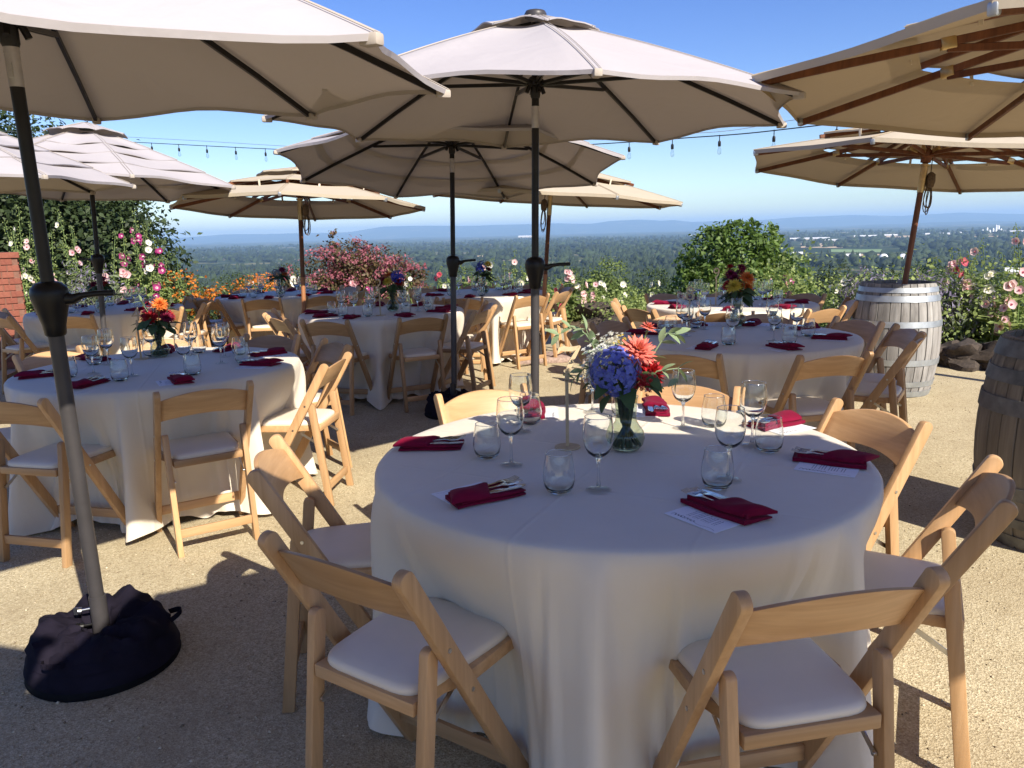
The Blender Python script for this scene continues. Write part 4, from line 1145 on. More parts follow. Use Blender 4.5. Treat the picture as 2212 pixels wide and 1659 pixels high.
bu = G().lathe([(.012, -.13), (.016, -.15), (.026, -.185), (.027, -.205), (.019, -.23), (.001, -.24)], 14).mesh('bulb', 80)
acc = 0; nxt = .3
for i in range(1, len(CP)):
    d = (CP[i] - CP[i - 1]).length
    while acc + d > nxt:
        p = CP[i - 1].lerp(CP[i], (nxt - acc) / d)
        so = obj('socket', sk, MAT['black_plastic'], t, p); bo = obj('bulb', bu, MAT['bulb'], t, p); so.scale = bo.scale = (.82,) * 3; nxt += .62
    acc += d
for k, (p, lab) in enumerate(((CP[0], 'tall post holding the far end of the bulb string, left of the frame'), (CP[-1], 'tall post holding the near end of the bulb string, right of the frame'))):
    z0 = float(ground_z(p.x, p.y))
    pt = thing('light_post', lab, 'post', (p.x, p.y, z0)); obj('post', G().tube([(0, 0, -.1), (0, 0, p.z - z0 + .1)], .05, 10).mesh('post', 60), MAT['pin'], pt)
# ================================================================== CHAIRS
def slab2d(p0, p1, w, x0, x1, r0=True, r1=False, n=7):
    """flat wooden bar in the YZ plane from p0 to p1 (y,z), width w, from x0 to x1; ends optionally rounded"""
    p0, p1 = Vector(p0), Vector(p1); t = (p1 - p0).normalized(); s = Vector((-t.y, t.x)); h = w / 2
    out = []
    if r1:
        for k in range(n + 1):
            a = -pi / 2 + pi * k / n; out.append(p1 - t * h * .8 + t * cos(a) * h * .8 + s * sin(a) * h)
    else:
        fl = (p1.y < .05)                                              # a foot is cut level with the floor
        for sg in (-1, 1):
            q = p1 + s * sg * h
            if fl: q = q + t * ((p1.y - q.y) / t.y)
            out.append(q)
    if r0:
        for k in range(n + 1):
            a = pi / 2 + pi * k / n; out.append(p0 + t * h * .8 + t * cos(a) * h * .8 + s * sin(a) * h)
    else:
        for sg in (1, -1):
            q = p0 + s * sg * h
            out.append(q)
    g = G(); m_ = len(out)
    g.add([(x0, q.x, q.y) for q in out] + [(x1, q.x, q.y) for q in out],
          [tuple(range(m_ - 1, -1, -1)), tuple(range(m_, 2 * m_))] + [(i, (i + 1) % m_, m_ + (i + 1) % m_, m_ + i) for i in range(m_)])
    return g

def make_chair():
    t = thing('folding_chair', '', 'chair')
    wv, wh = MAT['wood_v'], MAT['wood_h']
    bev = dict(smooth=40, bevel=.0035, segs=2)
    TOPY, TOPZ, FY = -.275, .795, .185
    for sx in (-1, 1):
        a, b_ = (.192, .218) if sx > 0 else (-.218, -.192)
        bp = obj('back_post', slab2d((TOPY, TOPZ), (FY, 0), .046, a, b_, True, False).mesh('back_post', **bev), wv, t)
        a, b_ = (.163, .189) if sx > 0 else (-.189, -.163)
        rl = obj('rear_leg', slab2d((-.165, .575), (-.235, 0), .038, a, b_, True, False).mesh('rear_leg', **bev), wv, t)
        g = G().bar((sx * .158, -.188, .345), (sx * .158, -.06, .425), .003, .014)
        for p in ((sx * .157, -.186, .347), (sx * .157, -.062, .424)): g.tube([Vector(p) - Vector((.004, 0, 0)), Vector(p) + Vector((.004, 0, 0))], .006, 8)
        obj('brace', g.mesh('brace', 50), MAT['steel'], rl)
        g = G()
        for yy, zz, xx in ((-.147, .57, .219), (-.07, .437, .219)):
            g.tube([(sx * (xx - .004), yy, zz), (sx * (xx + .0012), yy, zz)], .0055, 8)
        obj('bolt', g.mesh('bolt', 50), MAT['steel'], bp)
    # curved arched back slat
    g = G(); nx = 14; th = .014
    dy = (FY - TOPY) / TOPZ
    for i in range(nx + 1):
        q = -1 + 2 * i / nx; x = .194 * q
        zt = .748 + .037 * (1 - q * q); zb = .642 + .024 * (1 - q * q); back = -.026 * (1 - q * q)
        for z, o in ((zb, 0), (zt, 0), (zt, th), (zb, th)):
            y = TOPY + (TOPZ - z) * dy + back + o - .004
            g.v.append((x, y, z))
    for i in range(nx):
        for j in range(4): g.f.append((i * 4 + j, i * 4 + (j + 1) % 4, (i + 1) * 4 + (j + 1) % 4, (i + 1) * 4 + j)); g.mi.append(0)
    g.f += [(3, 2, 1, 0), (nx * 4, nx * 4 + 1, nx * 4 + 2, nx * 4 + 3)]; g.mi += [0, 0]
    obj('back_slat', g.mesh('back_slat', smooth=45, bevel=.003, segs=2), wh, t)
    # seat frame: trapezoid tray
    g = G()
    out = [(-.156, -.205), (.156, -.205), (.156, -.10), (.184, -.02), (.184, .17), (.165, .205), (-.165, .205), (-.184, .17), (-.184, -.02), (-.156, -.10)]
    m_ = len(out)
    g.add([(x, y, .418) for x, y in out] + [(x, y, .452) for x, y in out], [tuple(range(m_ - 1, -1, -1)), tuple(range(m_, 2 * m_))] + [(i, (i + 1) % m_, m_ + (i + 1) % m_, m_ + i) for i in range(m_)])
    obj('seat_frame', g.mesh('seat_frame', smooth=40, bevel=.004, segs=2), wh, t)
    # padded vinyl seat
    g = G(); n = 40; rings = [(1.0, .450), (1.012, .457), (1.0, .468), (.95, .4745), (.8, .478), (.45, .480)]
    def outline(a):
        c, s = cos(a), sin(a); e = .32
        x = abs(c) ** e * (1 if c > 0 else -1); y = abs(s) ** e * (1 if s > 0 else -1)
        w = .152 + .024 * (y + 1) / 2
        return x * w, -.003 + y * .192
    for sc_, z in rings:
        for j in range(n):
            x, y = outline(2 * pi * j / n + .001); g.v.append((x * sc_, y * sc_, z))
    for i in range(len(rings) - 1):
        for j in range(n): g.f.append((i * n + j, i * n + (j + 1) % n, (i + 1) * n + (j + 1) % n, (i + 1) * n + j)); g.mi.append(0)
    g.f.append(tuple((len(rings) - 1) * n + j for j in range(n))); g.mi.append(0)
    obj('seat_pad', g.mesh('seat_pad', 60), MAT['vinyl'], t)
    obj('rear_stretcher', G().box((0, -.223, .105), (.328, .016, .042)).mesh('rear_stretcher', **bev), wh, t)
    obj('front_stretcher', G().box((0, .12, .125), (.386, .016, .045)).mesh('front_stretcher', **bev), wh, t)
    return t
CHAIR = Proto(make_chair())

# ================================================================== TABLES
TN = {'front': 'front table', 'left': 'left red bouquet table', 'right': 'orange dahlia table', 'mid': 'middle yellow dahlia table',
      'back1': 'slate hydrangea back table', 'back2': 'blue hydrangea back table', 't9': 'dark wine bouquet table', 'far': 'far left corner table'}
TC = {'front': (.33, 2.36), 'left': (-2.0, 4.36), 'right': (1.47, 5.0), 'mid': (-1.2, 7.25), 'back1': (-2.9, 9.75), 'back2': (-.32, 9.15), 't9': (2.03, 7.1), 'far': (-4.32, 8.3)}
SEATS = { # angle, name, chair visible
 'front': [(-134.5, 'near left'), (-73, 'near right'), (-24, 'right'), (19, 'rear right'), (64, 'far right'), (117, 'far left'), (178, 'left')],
 'left': [(-103, 'near left'), (-56, 'near right'), (-8, 'right'), (33, 'rear right'), (72, 'far right'), (112, 'far middle'), (152, 'far left'), (-152, 'left')],
 'right': [(-122, 'near left'), (-79, 'near right'), (-31, 'right'), (-8, 'squeezed right'), (22, 'rear right'), (62, 'far right'), (101, 'far middle'), (135, 'far left'), (165, 'left')],
 'mid': [(-107, 'near left'), (-62, 'near right'), (-24, 'right'), (12, 'rear right'), (55, 'far right'), (100, 'far left'), (-176, 'rear left'), (-140, 'left')],
 'back1': [(-124, 'near left'), (-84, 'near middle'), (-45, 'near right'), (-5, 'right'), (45, 'far right'), (90, 'far middle'), (130, 'far left'), (-160, 'left')],
 'back2': [(-100, 'near left'), (-58, 'near right'), (-25, 'right'), (12, 'rear right'), (55, 'far right'), (95, 'far middle'), (140, 'far left'), (-155, 'left')],
 't9': [(-108, 'near middle'), (-152, 'near left'), (-60, 'near right'), (-15, 'right'), (30, 'rear right'), (75, 'far right'), (115, 'far left'), (168, 'left')],
 'far': [(-80, 'near middle'), (-125, 'near left'), (-35, 'near right'), (10, 'right'), (55, 'far right'), (100, 'far middle'), (145, 'far left'), (-165, 'left')]}
def M_cloth():
    b = N('ivory_polyester_cloth'); v = b.coord(rnd=0)
    c = b.ramp(b.noise(v, 3, 4), [(.3, (.73, .655, .54)), (.7, (.78, .71, .595))])
    weave = b.noise(b.coord((420, 420, 420)), 1, 2)
    fold = b.noise(b.coord((1.2, 1.2, .35), rnd=5.0), 4.0, 4, .5, .5)
    sp = b.n('SeparateXYZ'); b.l(v, sp.inputs[0])
    def crease(sock, off):
        a = b.n('Math', operation='ADD'); a.inputs[1].default_value = off; b.l(sock, a.inputs[0])
        q = b.n('Math', operation='ABSOLUTE'); b.l(a.outputs[0], q.inputs[0])
        return b.ramp(q.outputs[0], [(0, (1, 1, 1)), (.011, (0, 0, 0))], 'EASE')
    cr = b.mix(1, crease(sp.outputs[0], .02), crease(sp.outputs[1], -.05), 'LIGHTEN')
    for k_, o_ in ((0, .41), (0, -.38), (1, .36), (1, -.44)): cr = b.mix(.6, cr, crease(sp.outputs[k_], o_), 'LIGHTEN')
    h = b.mix(.25, b.mix(.03, fold, weave), cr, 'ADD')
    nm = b.bump(h, .4, .02)
    d = b.n('BsdfPrincipled'); b.l(c, d.inputs['Base Color']); d.inputs['Roughness'].default_value = .62; d.inputs['Specular IOR Level'].default_value = .25
    d.inputs['Sheen Weight'].default_value = .15; b.l(nm, d.inputs['Normal'])
    t = b.n('BsdfTranslucent'); t.inputs[0].default_value = (.75, .68, .56, 1); b.l(nm, t.inputs['Normal'])
    mx = b.n('MixShader'); mx.inputs[0].default_value = .10; b.l(d.outputs[0], mx.inputs[1]); b.l(t.outputs[0], mx.inputs[2])
    return b.done(mx)
MAT['cloth'] = M_cloth()
TH = .755
def angd(a, b_): return (a - b_ + pi) % (2 * pi) - pi
def table(key, seed, rz):
    cx, cy = TC[key]; rr = random.Random(seed)
    t = thing('round_table', 'round table under a floor length ivory cloth: the ' + TN[key], 'table', (cx, cy, 0), (0, 0, rz), 'round cloth covered tables')
    R = .762; n = 432 if key in ('front', 'left', 'right') else 300; seats = [radians(a) - rz for a, _ in SEATS[key]]
    order = sorted((a % (2 * pi)) for a in seats)
    mids = []
    for i, a in enumerate(order):
        b_ = order[(i + 1) % len(order)] + (2 * pi if i + 1 == len(order) else 0)
        if b_ - a > .62:
            m0 = (a + b_) / 2 + rr.uniform(-.06, .06)
            mids.append((m0, rr.uniform(.12, .165), rr.uniform(.10, .13)))
            mids.append((m0 + rr.choice((-1, 1)) * rr.uniform(.13, .17), -rr.uniform(.02, .045), rr.uniform(.03, .045)))
            if b_ - a > .75: mids.append((m0 + rr.choice((-1, 1)) * rr.uniform(.22, .28), rr.uniform(.03, .06), rr.uniform(.05, .07)))
    small = [(rr.uniform(0, 2 * pi), rr.uniform(.015, .04), rr.uniform(.035, .07)) for _ in range(22)]
    ph = [rr.uniform(0, 6.28) for _ in range(6)]
    rows = [(r_, TH, 0) for r_ in (.0, .25, .5, .68, .735)] + [(R - .008, TH - .0025, 0), (R, TH - .012, 0)]
    nd = 26; g = G()
    for k in range(1, nd + 1): rows.append((R, None, k / nd))
    def surf(a, s):
        f = 0
        for m0, am, w in mids:
            d = angd(a, m0) + .05 * s * sin(m0 * 7); q_ = w * (.55 + .55 * s) * (1.25 if d * (1 if int(m0 * 50) % 2 else -1) > 0 else .34); f += am * exp(-(d / q_) ** 2) * (s ** .8)
        for m0, am, w in small:
            d = angd(a, m0) + .08 * (s - .5) * sin(m0 * 5); q_ = w * (1.5 if d * (1 if int(m0 * 50) % 2 else -1) > 0 else .28); f += am * exp(-(d / q_) ** 2) * s ** 1.1 * (.6 + .4 * sin(s * 5 + m0 * 9))
        ind = min(1, sum(exp(-(angd(a, sa) / .34) ** 4) for sa in seats))
        rad = R + .004 + f - ind * .19 * (1 - exp(-(s / .42) ** 2))
        rad += .006 * sin(5 * a + ph[1]) * s + .007 * s * sin(23 * a + ph[2]) * (1 - ind)
        hem = .018 + .016 * sin(9 * a + ph[3]) + .012 * sin(21 * a + ph[4]) + .02 * ind
        if s > .93: rad += .012 * (s - .93) / .07 * (1 + sin(31 * a + ph[5]))
        return rad, (TH - .012) * (1 - s) + max(.006, hem) * s
    for r_, z, s in rows:
        for j in range(n):
            a = 2 * pi * j / n
            if z is not None:
                zz = z - (.0012 * (sin(7 * a + ph[0]) + 1) if r_ > .7 else 0)
                g.v.append((max(r_, .001) * cos(a), max(r_, .001) * sin(a), zz)); continue
            rad, zz = surf(a, s); g.v.append((rad * cos(a), rad * sin(a), zz))
    for i in range(len(rows) - 1):
        for j in range(n): g.f.append((i * n + j, i * n + (j + 1) % n, (i + 1) * n + (j + 1) % n, (i + 1) * n + j)); g.mi.append(0)
    tc = obj('tablecloth', g.mesh('tablecloth', 75), MAT['cloth'], t)
    obj('tabletop', G().lathe([(.74, TH - .035), (.755, TH - .03), (.755, TH - .008), (.001, TH - .006)], 48).mesh('tabletop', 40), MAT['wood_h'], t)
    obj('pedestal', G().lathe([(.3, 0), (.3, .02), (.04, .05), (.04, TH - .04)], 20).mesh('pedestal', 40), MAT['black_metal'], t)
for i, k in enumerate(TC): table(k, 40 + i, [-.45, .3, .9, .2, .6, 1.2, .35, .8][i])

CH_D = {'front': {}, }
GC = 'pale wooden folding chairs around the tables'
for key, seats in SEATS.items():
    cx, cy = TC[key]
    for i, (a, nm) in enumerate(seats):
        rr = random.Random(hash((len(key), i, round(cx * 10))) & 0xffff)
        d = .775 + rr.uniform(-.01, .03); ar = radians(a); j = rr.uniform(-.05, .05)
        if key == 'front': d = [.825, .785, .77, .775, .72, .745, .85][i]; j = [.18, -.10, -.07, 0, .02, 0, .18][i]
        if nm == 'squeezed right': d = .80
        p = (cx + d * cos(ar), cy + d * sin(ar), 0)
        CHAIR.put(p, (0, 0, ar + pi / 2 + j), 'wooden folding chair with white seat at the %s of the %s' % (nm, TN[key]), GC)

# ================================================================== PLACE SETTINGS
MAT['glass'] = M_thin_glass('thin_glass', (.985, .99, .99), .8, .04)
def M_clear():
    b = N('clear_glass'); g_ = b.n('BsdfGlass'); g_.inputs['IOR'].default_value = 1.46; g_.inputs['Roughness'].default_value = .0; g_.inputs['Color'].default_value = (.985, .995, .99, 1)
    return b.done(g_)
MAT['clear_glass'] = M_clear()
def M_solidglass():
    b = N('solid_glass'); g_ = b.n('BsdfGlass'); g_.inputs['IOR'].default_value = 1.45; g_.inputs['Roughness'].default_value = .0; g_.inputs['Color'].default_value = (.97, .99, .99, 1)
    tr = b.n('BsdfTransparent'); mx = b.n('MixShader'); mx.inputs[0].default_value = .7
    b.l(tr.outputs[0], mx.inputs[1]); b.l(g_.outputs[0], mx.inputs[2]); return b.done(mx)
MAT['solid_glass'] = M_solidglass()
def M_rim():
    b = N('glass_rim'); tr = b.n('BsdfTransparent'); gl = b.n('BsdfGlossy'); gl.inputs['Roughness'].default_value = .15
    mx = b.n('MixShader'); mx.inputs[0].default_value = .6; b.l(tr.outputs[0], mx.inputs[1]); b.l(gl.outputs[0], mx.inputs[2]); return b.done(mx)
MAT['rim_glass'] = M_rim()
def M_napkin():
    b = N('burgundy_napkin'); v = b.coord()
    c = b.ramp(b.noise(v, 20, 3), [(.3, (.15, .003, .022)), (.7, (.19, .005, .030))])
    nm = b.bump(b.noise(b.coord((900, 900, 900)), 1, 2), .15, .001)
    return b.done(b.bsdf(c, .85, 0, nm, .1, **{'Sheen Weight': .04, 'Sheen Roughness': .5}))
MAT['napkin'] = M_napkin()
MAT['paper'] = M_simple('white_card', (.80, .80, .82), .6, 0, .01, 5)
MAT['ink'] = M_simple('black_ink', (.02, .02, .025), .6, 0, .05, 5)
MAT['grey_ink'] = M_simple('grey_ink', (.22, .22, .25), .6, 0, .05, 5)
MAT['cutlery'] = M_simple('polished_steel', (.66, .65, .63), .16, 1, .05, 40)

def make_wine():
    t = thing('wine_glass', '', 'wine glass')
    obj('bowl', G().lathe([(.0045, .093), (.016, .097), (.029, .108), (.037, .123), (.0415, .142), (.0425, .16), (.041, .18), (.0385, .20), (.037, .207), (.0358, .207), (.0373, .20), (.0398, .18), (.0413, .16), (.0403, .142), (.0358, .1245), (.0275, .111), (.014, .1025), (.001, .101)], 40, caps=False).mesh('bowl', 50), MAT['clear_glass'], t)
    obj('rim', G().tube([(.0364 * cos(2 * pi * k / 36), .0364 * sin(2 * pi * k / 36), .2078) for k in range(36)], .0010, 6, closed=True).mesh('rim', 180), MAT['rim_glass'], t)
    obj('stem', G().lathe([(.012, .004), (.0065, .012), (.0042, .03), (.0036, .06), (.0046, .082), (.008, .093), (.0095, .097), (.001, .098)], 16, caps=False).mesh('stem', 180), MAT['solid_glass'], t)
    obj('foot', G().lathe([(.0335, .0012), (.035, .002), (.030, .0038), (.014, .0055), (.004, .0075)], 36, caps=False).mesh('foot', 180), MAT['solid_glass'], t)
    return t
def make_tumbler():
    t = thing('tumbler', '', 'glass')
    obj('wall', G().lathe([(.001, .0012), (.024, .0012), (.033, .007), (.0395, .018), (.0435, .037), (.044, .05), (.0415, .075), (.037, .100), (.0355, .110), (.0343, .110), (.0358, .10), (.0402, .075), (.0427, .05), (.0422, .037), (.038, .0195), (.030, .011), (.012, .0085), (.001, .008)], 40, caps=False).mesh('wall', 50), MAT['clear_glass'], t)
    obj('rim', G().tube([(.0349 * cos(2 * pi * k / 36), .0349 * sin(2 * pi * k / 36), .1108) for k in range(36)], .0010, 6, closed=True).mesh('rim', 180), MAT['rim_glass'], t)
    return t
def make_napkin(seed):
    """napkin folded into a long pocket; +Y points to the table centre"""
    t = thing('napkin', '', 'napkin'); rr = random.Random(seed)
    L, Wd = .205, .092
    def sheet(x0, x1, y0, y1, hz, th, skew, nx=12, ny=16, puff=.006, roll=0.0):
        g = G()
        for side in (1, 0):
            for j in range(ny + 1):
                for i in range(nx + 1):
                    u, v = i / nx, j / ny
                    x = x0 + (x1 - x0) * u; y = y0 + (y1 - y0) * v + skew * u
                    e = min(u, 1 - u) * 2; e = 1 - (1 - e) ** 3
                    e2 = min(v, 1 - v) * 2; e2 = 1 - (1 - min(1, e2 * 2.2)) ** 3
                    top = hz + th * (.35 + .65 * e * (.45 + .55 * e2)) + puff * e * sin(v * 5 + seed) * sin(u * 3 + seed * .7) + roll * exp(-(u / .16) ** 2)
                    g.v.append((x + .003 * sin(v * 7 + seed), y, top if side else hz))
        m_ = (nx + 1) * (ny + 1)
        for j in range(ny):
            for i in range(nx):
                a = j * (nx + 1) + i; g.f.append((a, a + 1, a + nx + 2, a + nx + 1)); g.f.append((m_ + a, m_ + a + nx + 1, m_ + a + nx + 2, m_ + a + 1)); g.mi += [0, 0]
        ring = [i for i in range(nx + 1)] + [j * (nx + 1) + nx for j in range(1, ny + 1)] + [ny * (nx + 1) + i for i in range(nx - 1, -1, -1)] + [j * (nx + 1) for j in range(ny - 1, 0, -1)]
        for a, b_ in zip(ring, ring[1:] + ring[:1]): g.f.append((a, m_ + a, m_ + b_, b_)); g.mi.append(0)
        return g
    obj('back_fold', sheet(-Wd / 2, Wd / 2, -L / 2, L / 2, .0008, .011, .012 * rr.uniform(-1, 1), puff=.002, roll=.007).mesh('back_fold', 70), MAT['napkin'], t)
    obj('inner_fold', sheet(-Wd / 2 + .012, Wd / 2 - .002, -L / 2 + .004, L / 2 - .012, .0105, .009, .02 * rr.uniform(-.5, 1), puff=.003, roll=.009).mesh('inner_fold', 70), MAT['napkin'], t)
    obj('pocket_fold', sheet(-Wd / 2 + .006, Wd / 2 + .001, -L / 2 + .012, L * .06 + .01, .0165, .019, -.035, puff=.006).mesh('pocket_fold', 70), MAT['napkin'], t)
    return t
def make_menu():
    t = thing('menu_card', '', 'menu')
    w, h = .102, .165                                              # script title runs along the long left edge
    obj('card', G().box((0, 0, .0006), (w, h, .0010)).mesh('card'), MAT['paper'], t)
    z = .00125; g = G()
    pts = []                                                        # handwritten word "menu" with a trailing swash
    def arc(x0, x1, h_, n=8, sgn=1): 
        for k in range(n + 1): pts.append((x0 + (x1 - x0) * k / n, sgn * h_ * sin(pi * k / n)))
    strokes = []
    def S(f, n=10): strokes.append([f(k / n) for k in range(n + 1)])
    S(lambda q: (.000 + .012 * q, .000 + .011 * sin(pi * q))); S(lambda q: (.012 + .010 * q, .009 * sin(pi * q))); S(lambda q: (.022 + .010 * q, .008 * sin(pi * q)))       # m
    S(lambda q: (.034 + .006 * sin(2 * pi * q * .85 + .3), .0045 - .0055 * cos(2 * pi * q * .85 + .3)))                                                         # e
    S(lambda q: (.043 + .009 * q, .009 * sin(pi * q))); S(lambda q: (.052 + .008 * q, .007 * sin(pi * q)))                                                      # n
    S(lambda q: (.061 + .009 * q, .007 - .008 * sin(pi * q))); S(lambda q: (.070 + .004 * q, .007 - .007 * q))                                                  # u
    S(lambda q: (.074 + .068 * q, -.004 * sin(2 * pi * q) - .006 * q), 14)
    for s in strokes:
        for (a, b_), (c, d) in zip(s, s[1:]):
            p0, p1 = Vector((-w / 2 + .014 + b_, h / 2 - .012 - a, z)), Vector((-w / 2 + .014 + d, h / 2 - .012 - c, z))
            tt = p1 - p0; sd = Vector((-tt.y, tt.x, 0)).normalized() * (.0009 if s is not strokes[-1] else .0004)
            g.add([p0 - sd, p1 - sd, p1 + sd, p0 + sd], [(0, 1, 2, 3)])
    obj('menu_title', g.mesh('menu_title'), MAT['ink'], t)
    g = G(); rr = random.Random(4)
    y = h / 2 - .045
    for ln in range(11):
        if ln in (2, 5, 9): y -= .004
        x = -w / 2 + .034; end = x + rr.uniform(.028, .056)
        while x < end:
            ww = rr.uniform(.003, .009); g.add([(x, y, z), (x + ww, y, z), (x + ww, y + .0022, z), (x, y + .0022, z)], [(0, 1, 2, 3)]); x += ww + .0018
        y -= .0075
    obj('menu_text', g.mesh('menu_text'), MAT['grey_ink'], t)
    return t
def make_fork():
    g = G(); th = .0016
    def sec(y, z, hw): return [(-hw, y, z), (hw, y, z), (hw, y, z + th), (-hw, y, z + th)]
    prof = [(-.095, .003, .0065), (-.085, .003, .0075), (-.04, .003, .0048), (.02, .0045, .0030), (.035, .006, .0042), (.047, .0055, .0105), (.055, .004, .012)]
    for y, z, hw in prof: g.v += sec(y, z, hw)
    for i in range(len(prof) - 1):
        for j in range(4): g.f.append((i * 4 + j, i * 4 + (j + 1) % 4, (i + 1) * 4 + (j + 1) % 4, (i + 1) * 4 + j)); g.mi.append(0)
    g.f.append((3, 2, 1, 0)); g.mi.append(0)
    for k in range(4):
        x = -.0103 + k * .00687; g.bar((x, .0545, .0048), (x, .078, .0045), .0029, th); g.bar((x, .078, .0045), (x, .098, .0085), .0022, th)
    return tag(obj('fork', g.mesh('fork', 50), MAT['cutlery']), '', 'fork')
def make_knife():
    g = G(); th = .0022; prof = [(-.105, 0, .0075), (-.06, 0, .007), (.0, 0, .006), (.005, .0005, .0085), (.06, .0015, .0098), (.085, .001, .0088), (.099, -.001, .005), (.104, -.003, .001)]
    for y, dx, hw in prof: g.v += [(-hw + dx, y, 0), (hw + dx, y, 0), (hw + dx, y, th), (-hw + dx, y, th)]
    for i in range(len(prof) - 1):
        for j in range(4): g.f.append((i * 4 + j, i * 4 + (j + 1) % 4, (i + 1) * 4 + (j + 1) % 4, (i + 1) * 4 + j)); g.mi.append(0)
    return tag(obj('knife', g.mesh('knife', 50), MAT['cutlery']), '', 'knife')
PW, PT_, PM, PF, PK = Proto(make_wine()), Proto(make_tumbler()), Proto(make_menu()), Proto(make_fork()), Proto(make_knife())
PN = [Proto(make_napkin(s)) for s in (1, 2, 3)]
def setting(key, i, nm, np_, ang, wine, tumb, menu_off, cut):
    """np_: napkin centre; ang: heading of the napkin (its +Y looks to the table centre)"""
    where = 'at the %s of the %s' % (nm, TN[key])
    d = Vector((cos(ang), sin(ang))); lf = Vector((-d.y, d.x)); rz = ang - pi / 2
    z = TH + .001
    mp = Vector(np_) + lf * menu_off[0] + d * menu_off[1]
    PM.put((mp.x, mp.y, z), rz + menu_off[2], 'white menu card under the napkin ' + where, 'white menu cards on the tables')
    PN[(i + len(key)) % 3].put((np_[0], np_[1], z + .0016), rz, 'folded burgundy napkin ' + where, 'burgundy napkins on the tables')
    if wine: PW.put((wine[0], wine[1], z), 0, 'empty stemmed wine glass ' + where, 'wine glasses on the tables')
    if tumb: PT_.put((tumb[0], tumb[1], z), 0, 'empty stemless tumbler ' + where, 'stemless tumblers on the tables')
    if cut:
        for k, (dx, dy, lab) in enumerate(((.018, .012, 'left'), (-.004, .006, 'right'))):
            q = Vector(np_) + lf * dx + d * dy
            o = PF.put((q.x, q.y, z + .0215), rz, '%s steel fork in the napkin %s' % (lab, where), 'forks in the napkins'); o.rotation_euler = (radians(1.5), 0, rz + .06 * (1 - k))
        q = Vector(np_) - lf * .026 + d * .004
        o = PK.put((q.x, q.y, z + .0215), rz, 'steel knife in the napkin ' + where, 'knives in the napkins')
for key, seats in SEATS.items():
    c = Vector(TC[key])
    for i, (a, nm) in enumerate(seats):
        if nm == 'squeezed right': continue
        rr = random.Random(900 + i * 13 + int(c.x * 7)); ar = radians(a)
        inn = Vector((-cos(ar), -sin(ar))); rg = Vector((inn.y, -inn.x))
        npos = c - inn * (.585 + rr.uniform(-.02, .02)) + rg * rr.uniform(-.02, .02)
        w = c - inn * (.34 + rr.uniform(-.03, .03)) + rg * (.07 + rr.uniform(-.02, .02)); tb = c - inn * (.44 + rr.uniform(-.02, .02)) + rg * (.09 + rr.uniform(-.02, .03))
        hd = atan2(inn.y, inn.x) + rr.uniform(-.15, .15); mo = (.055 + rr.uniform(-.01, .02), rr.uniform(-.02, .01), rr.uniform(-.08, .08))
        if key == 'front':
            P = lambda u, v: at(u, v, TH)[:2]
            npos = Vector(P(*[(1052, 1075), (1561, 1104), (1795, 999), (1674, 919), (1418, 888), (1152, 893), (935, 967)][i]))
            w = Vector(P(*[(1105, 1010), (1574, 1038), (1624, 963), (1475, 925), (1280, 891), (1127, 934), (1293, 1064)][i]))
            if i == 0: w = Vector(P(1293, 1060))
            if i == 6: w = Vector(P(1105, 1006))
            tb = Vector(P(*[(1208, 1064), (1549, 1055), (1660, 976), (1541, 921), (1345, 900), (1145, 916), (1053, 989)][i]))
            hd = atan2(inn.y, inn.x) + [-.28, .30, -.12, .18, .35, -.5, .03][i]
            mo = [(.066, -.03, 0.1), (.078, -.006, .0), (.074, .0, -.03), (.06, .0, 0), (-.06, .02, .1), (.045, .0, 0), (.05, .01, 0)][i]
        setting(key, i, nm, npos, hd, w, tb, mo, key in ('front', 'left', 'right'))

# ================================================================== BOUQUETS AND TABLE NUMBERS
MAT['vase_glass'] = M_thin_glass('vase_glass', (.70, .76, .66), .7, .05)
MAT['vase_stems'] = M_simple('stems_in_water', (.05, .075, .03), .35, 0, .4, 50, .3, 60)
MAT['plywood'] = M_simple('pale_plywood', (.52, .40, .24), .6, 0, .12, 40)
def P_(name, lo, hi, tr=.25): MAT[name] = M_leaf(name, lo, hi, tr, .6, 15)
P_('petal_coral', (.62, .13, .10), (.78, .26, .20)); P_('petal_blue', (.065, .07, .36), (.19, .23, .62)); P_('petal_white', (.72, .72, .66), (.84, .84, .80))
P_('petal_red', (.36, .012, .02), (.52, .025, .03)); P_('petal_yellow', (.68, .50, .05), (.82, .66, .12)); P_('petal_orange', (.66, .14, .03), (.80, .26, .05))
P_('petal_wine', (.14, .008, .035), (.26, .015, .06)); P_('petal_slate', (.16, .18, .26), (.30, .33, .42)); P_('leaf_bouquet', (.025, .055, .018), (.07, .12, .04)); P_('leaf_euca', (.16, .24, .12), (.30, .38, .22))
P_('petal_deepblue', (.02, .025, .30), (.05, .07, .5))
def dahlia_me(R, seed, rows=7):
    g = G(); rr = random.Random(seed)
    for k in range(rows):
        q = k / (rows - 1); el = radians(-8 + 88 * q); n = int(15 - 8 * q); L = R * (1.0 - .42 * q); w = R * (.24 - .08 * q)
        for j in range(n):
            a = 2 * pi * (j + .5 * (k % 2)) / n + rr.uniform(-.07, .07); e = el + rr.uniform(-.1, .1)
            d = Vector((cos(a) * cos(e), sin(a) * cos(e), sin(e))); s = Vector((-sin(a), cos(a), 0)); u = d.cross(s) * -1
            b0 = d * R * .12
            l_ = L * rr.uniform(.9, 1.08)
            g.add([b0 - s * w * .3, b0 + s * w * .3, d * l_ * .55 + s * w * .6 + u * w * .25, d * l_ * .55 - u * w * .12, d * l_ * .55 - s * w * .6 + u * w * .25, d * l_ + u * w * .15],
                  [(0, 1, 3), (1, 2, 3), (0, 3, 4), (2, 5, 3), (3, 5, 4)])
    return g.mesh('dahlia', 180)
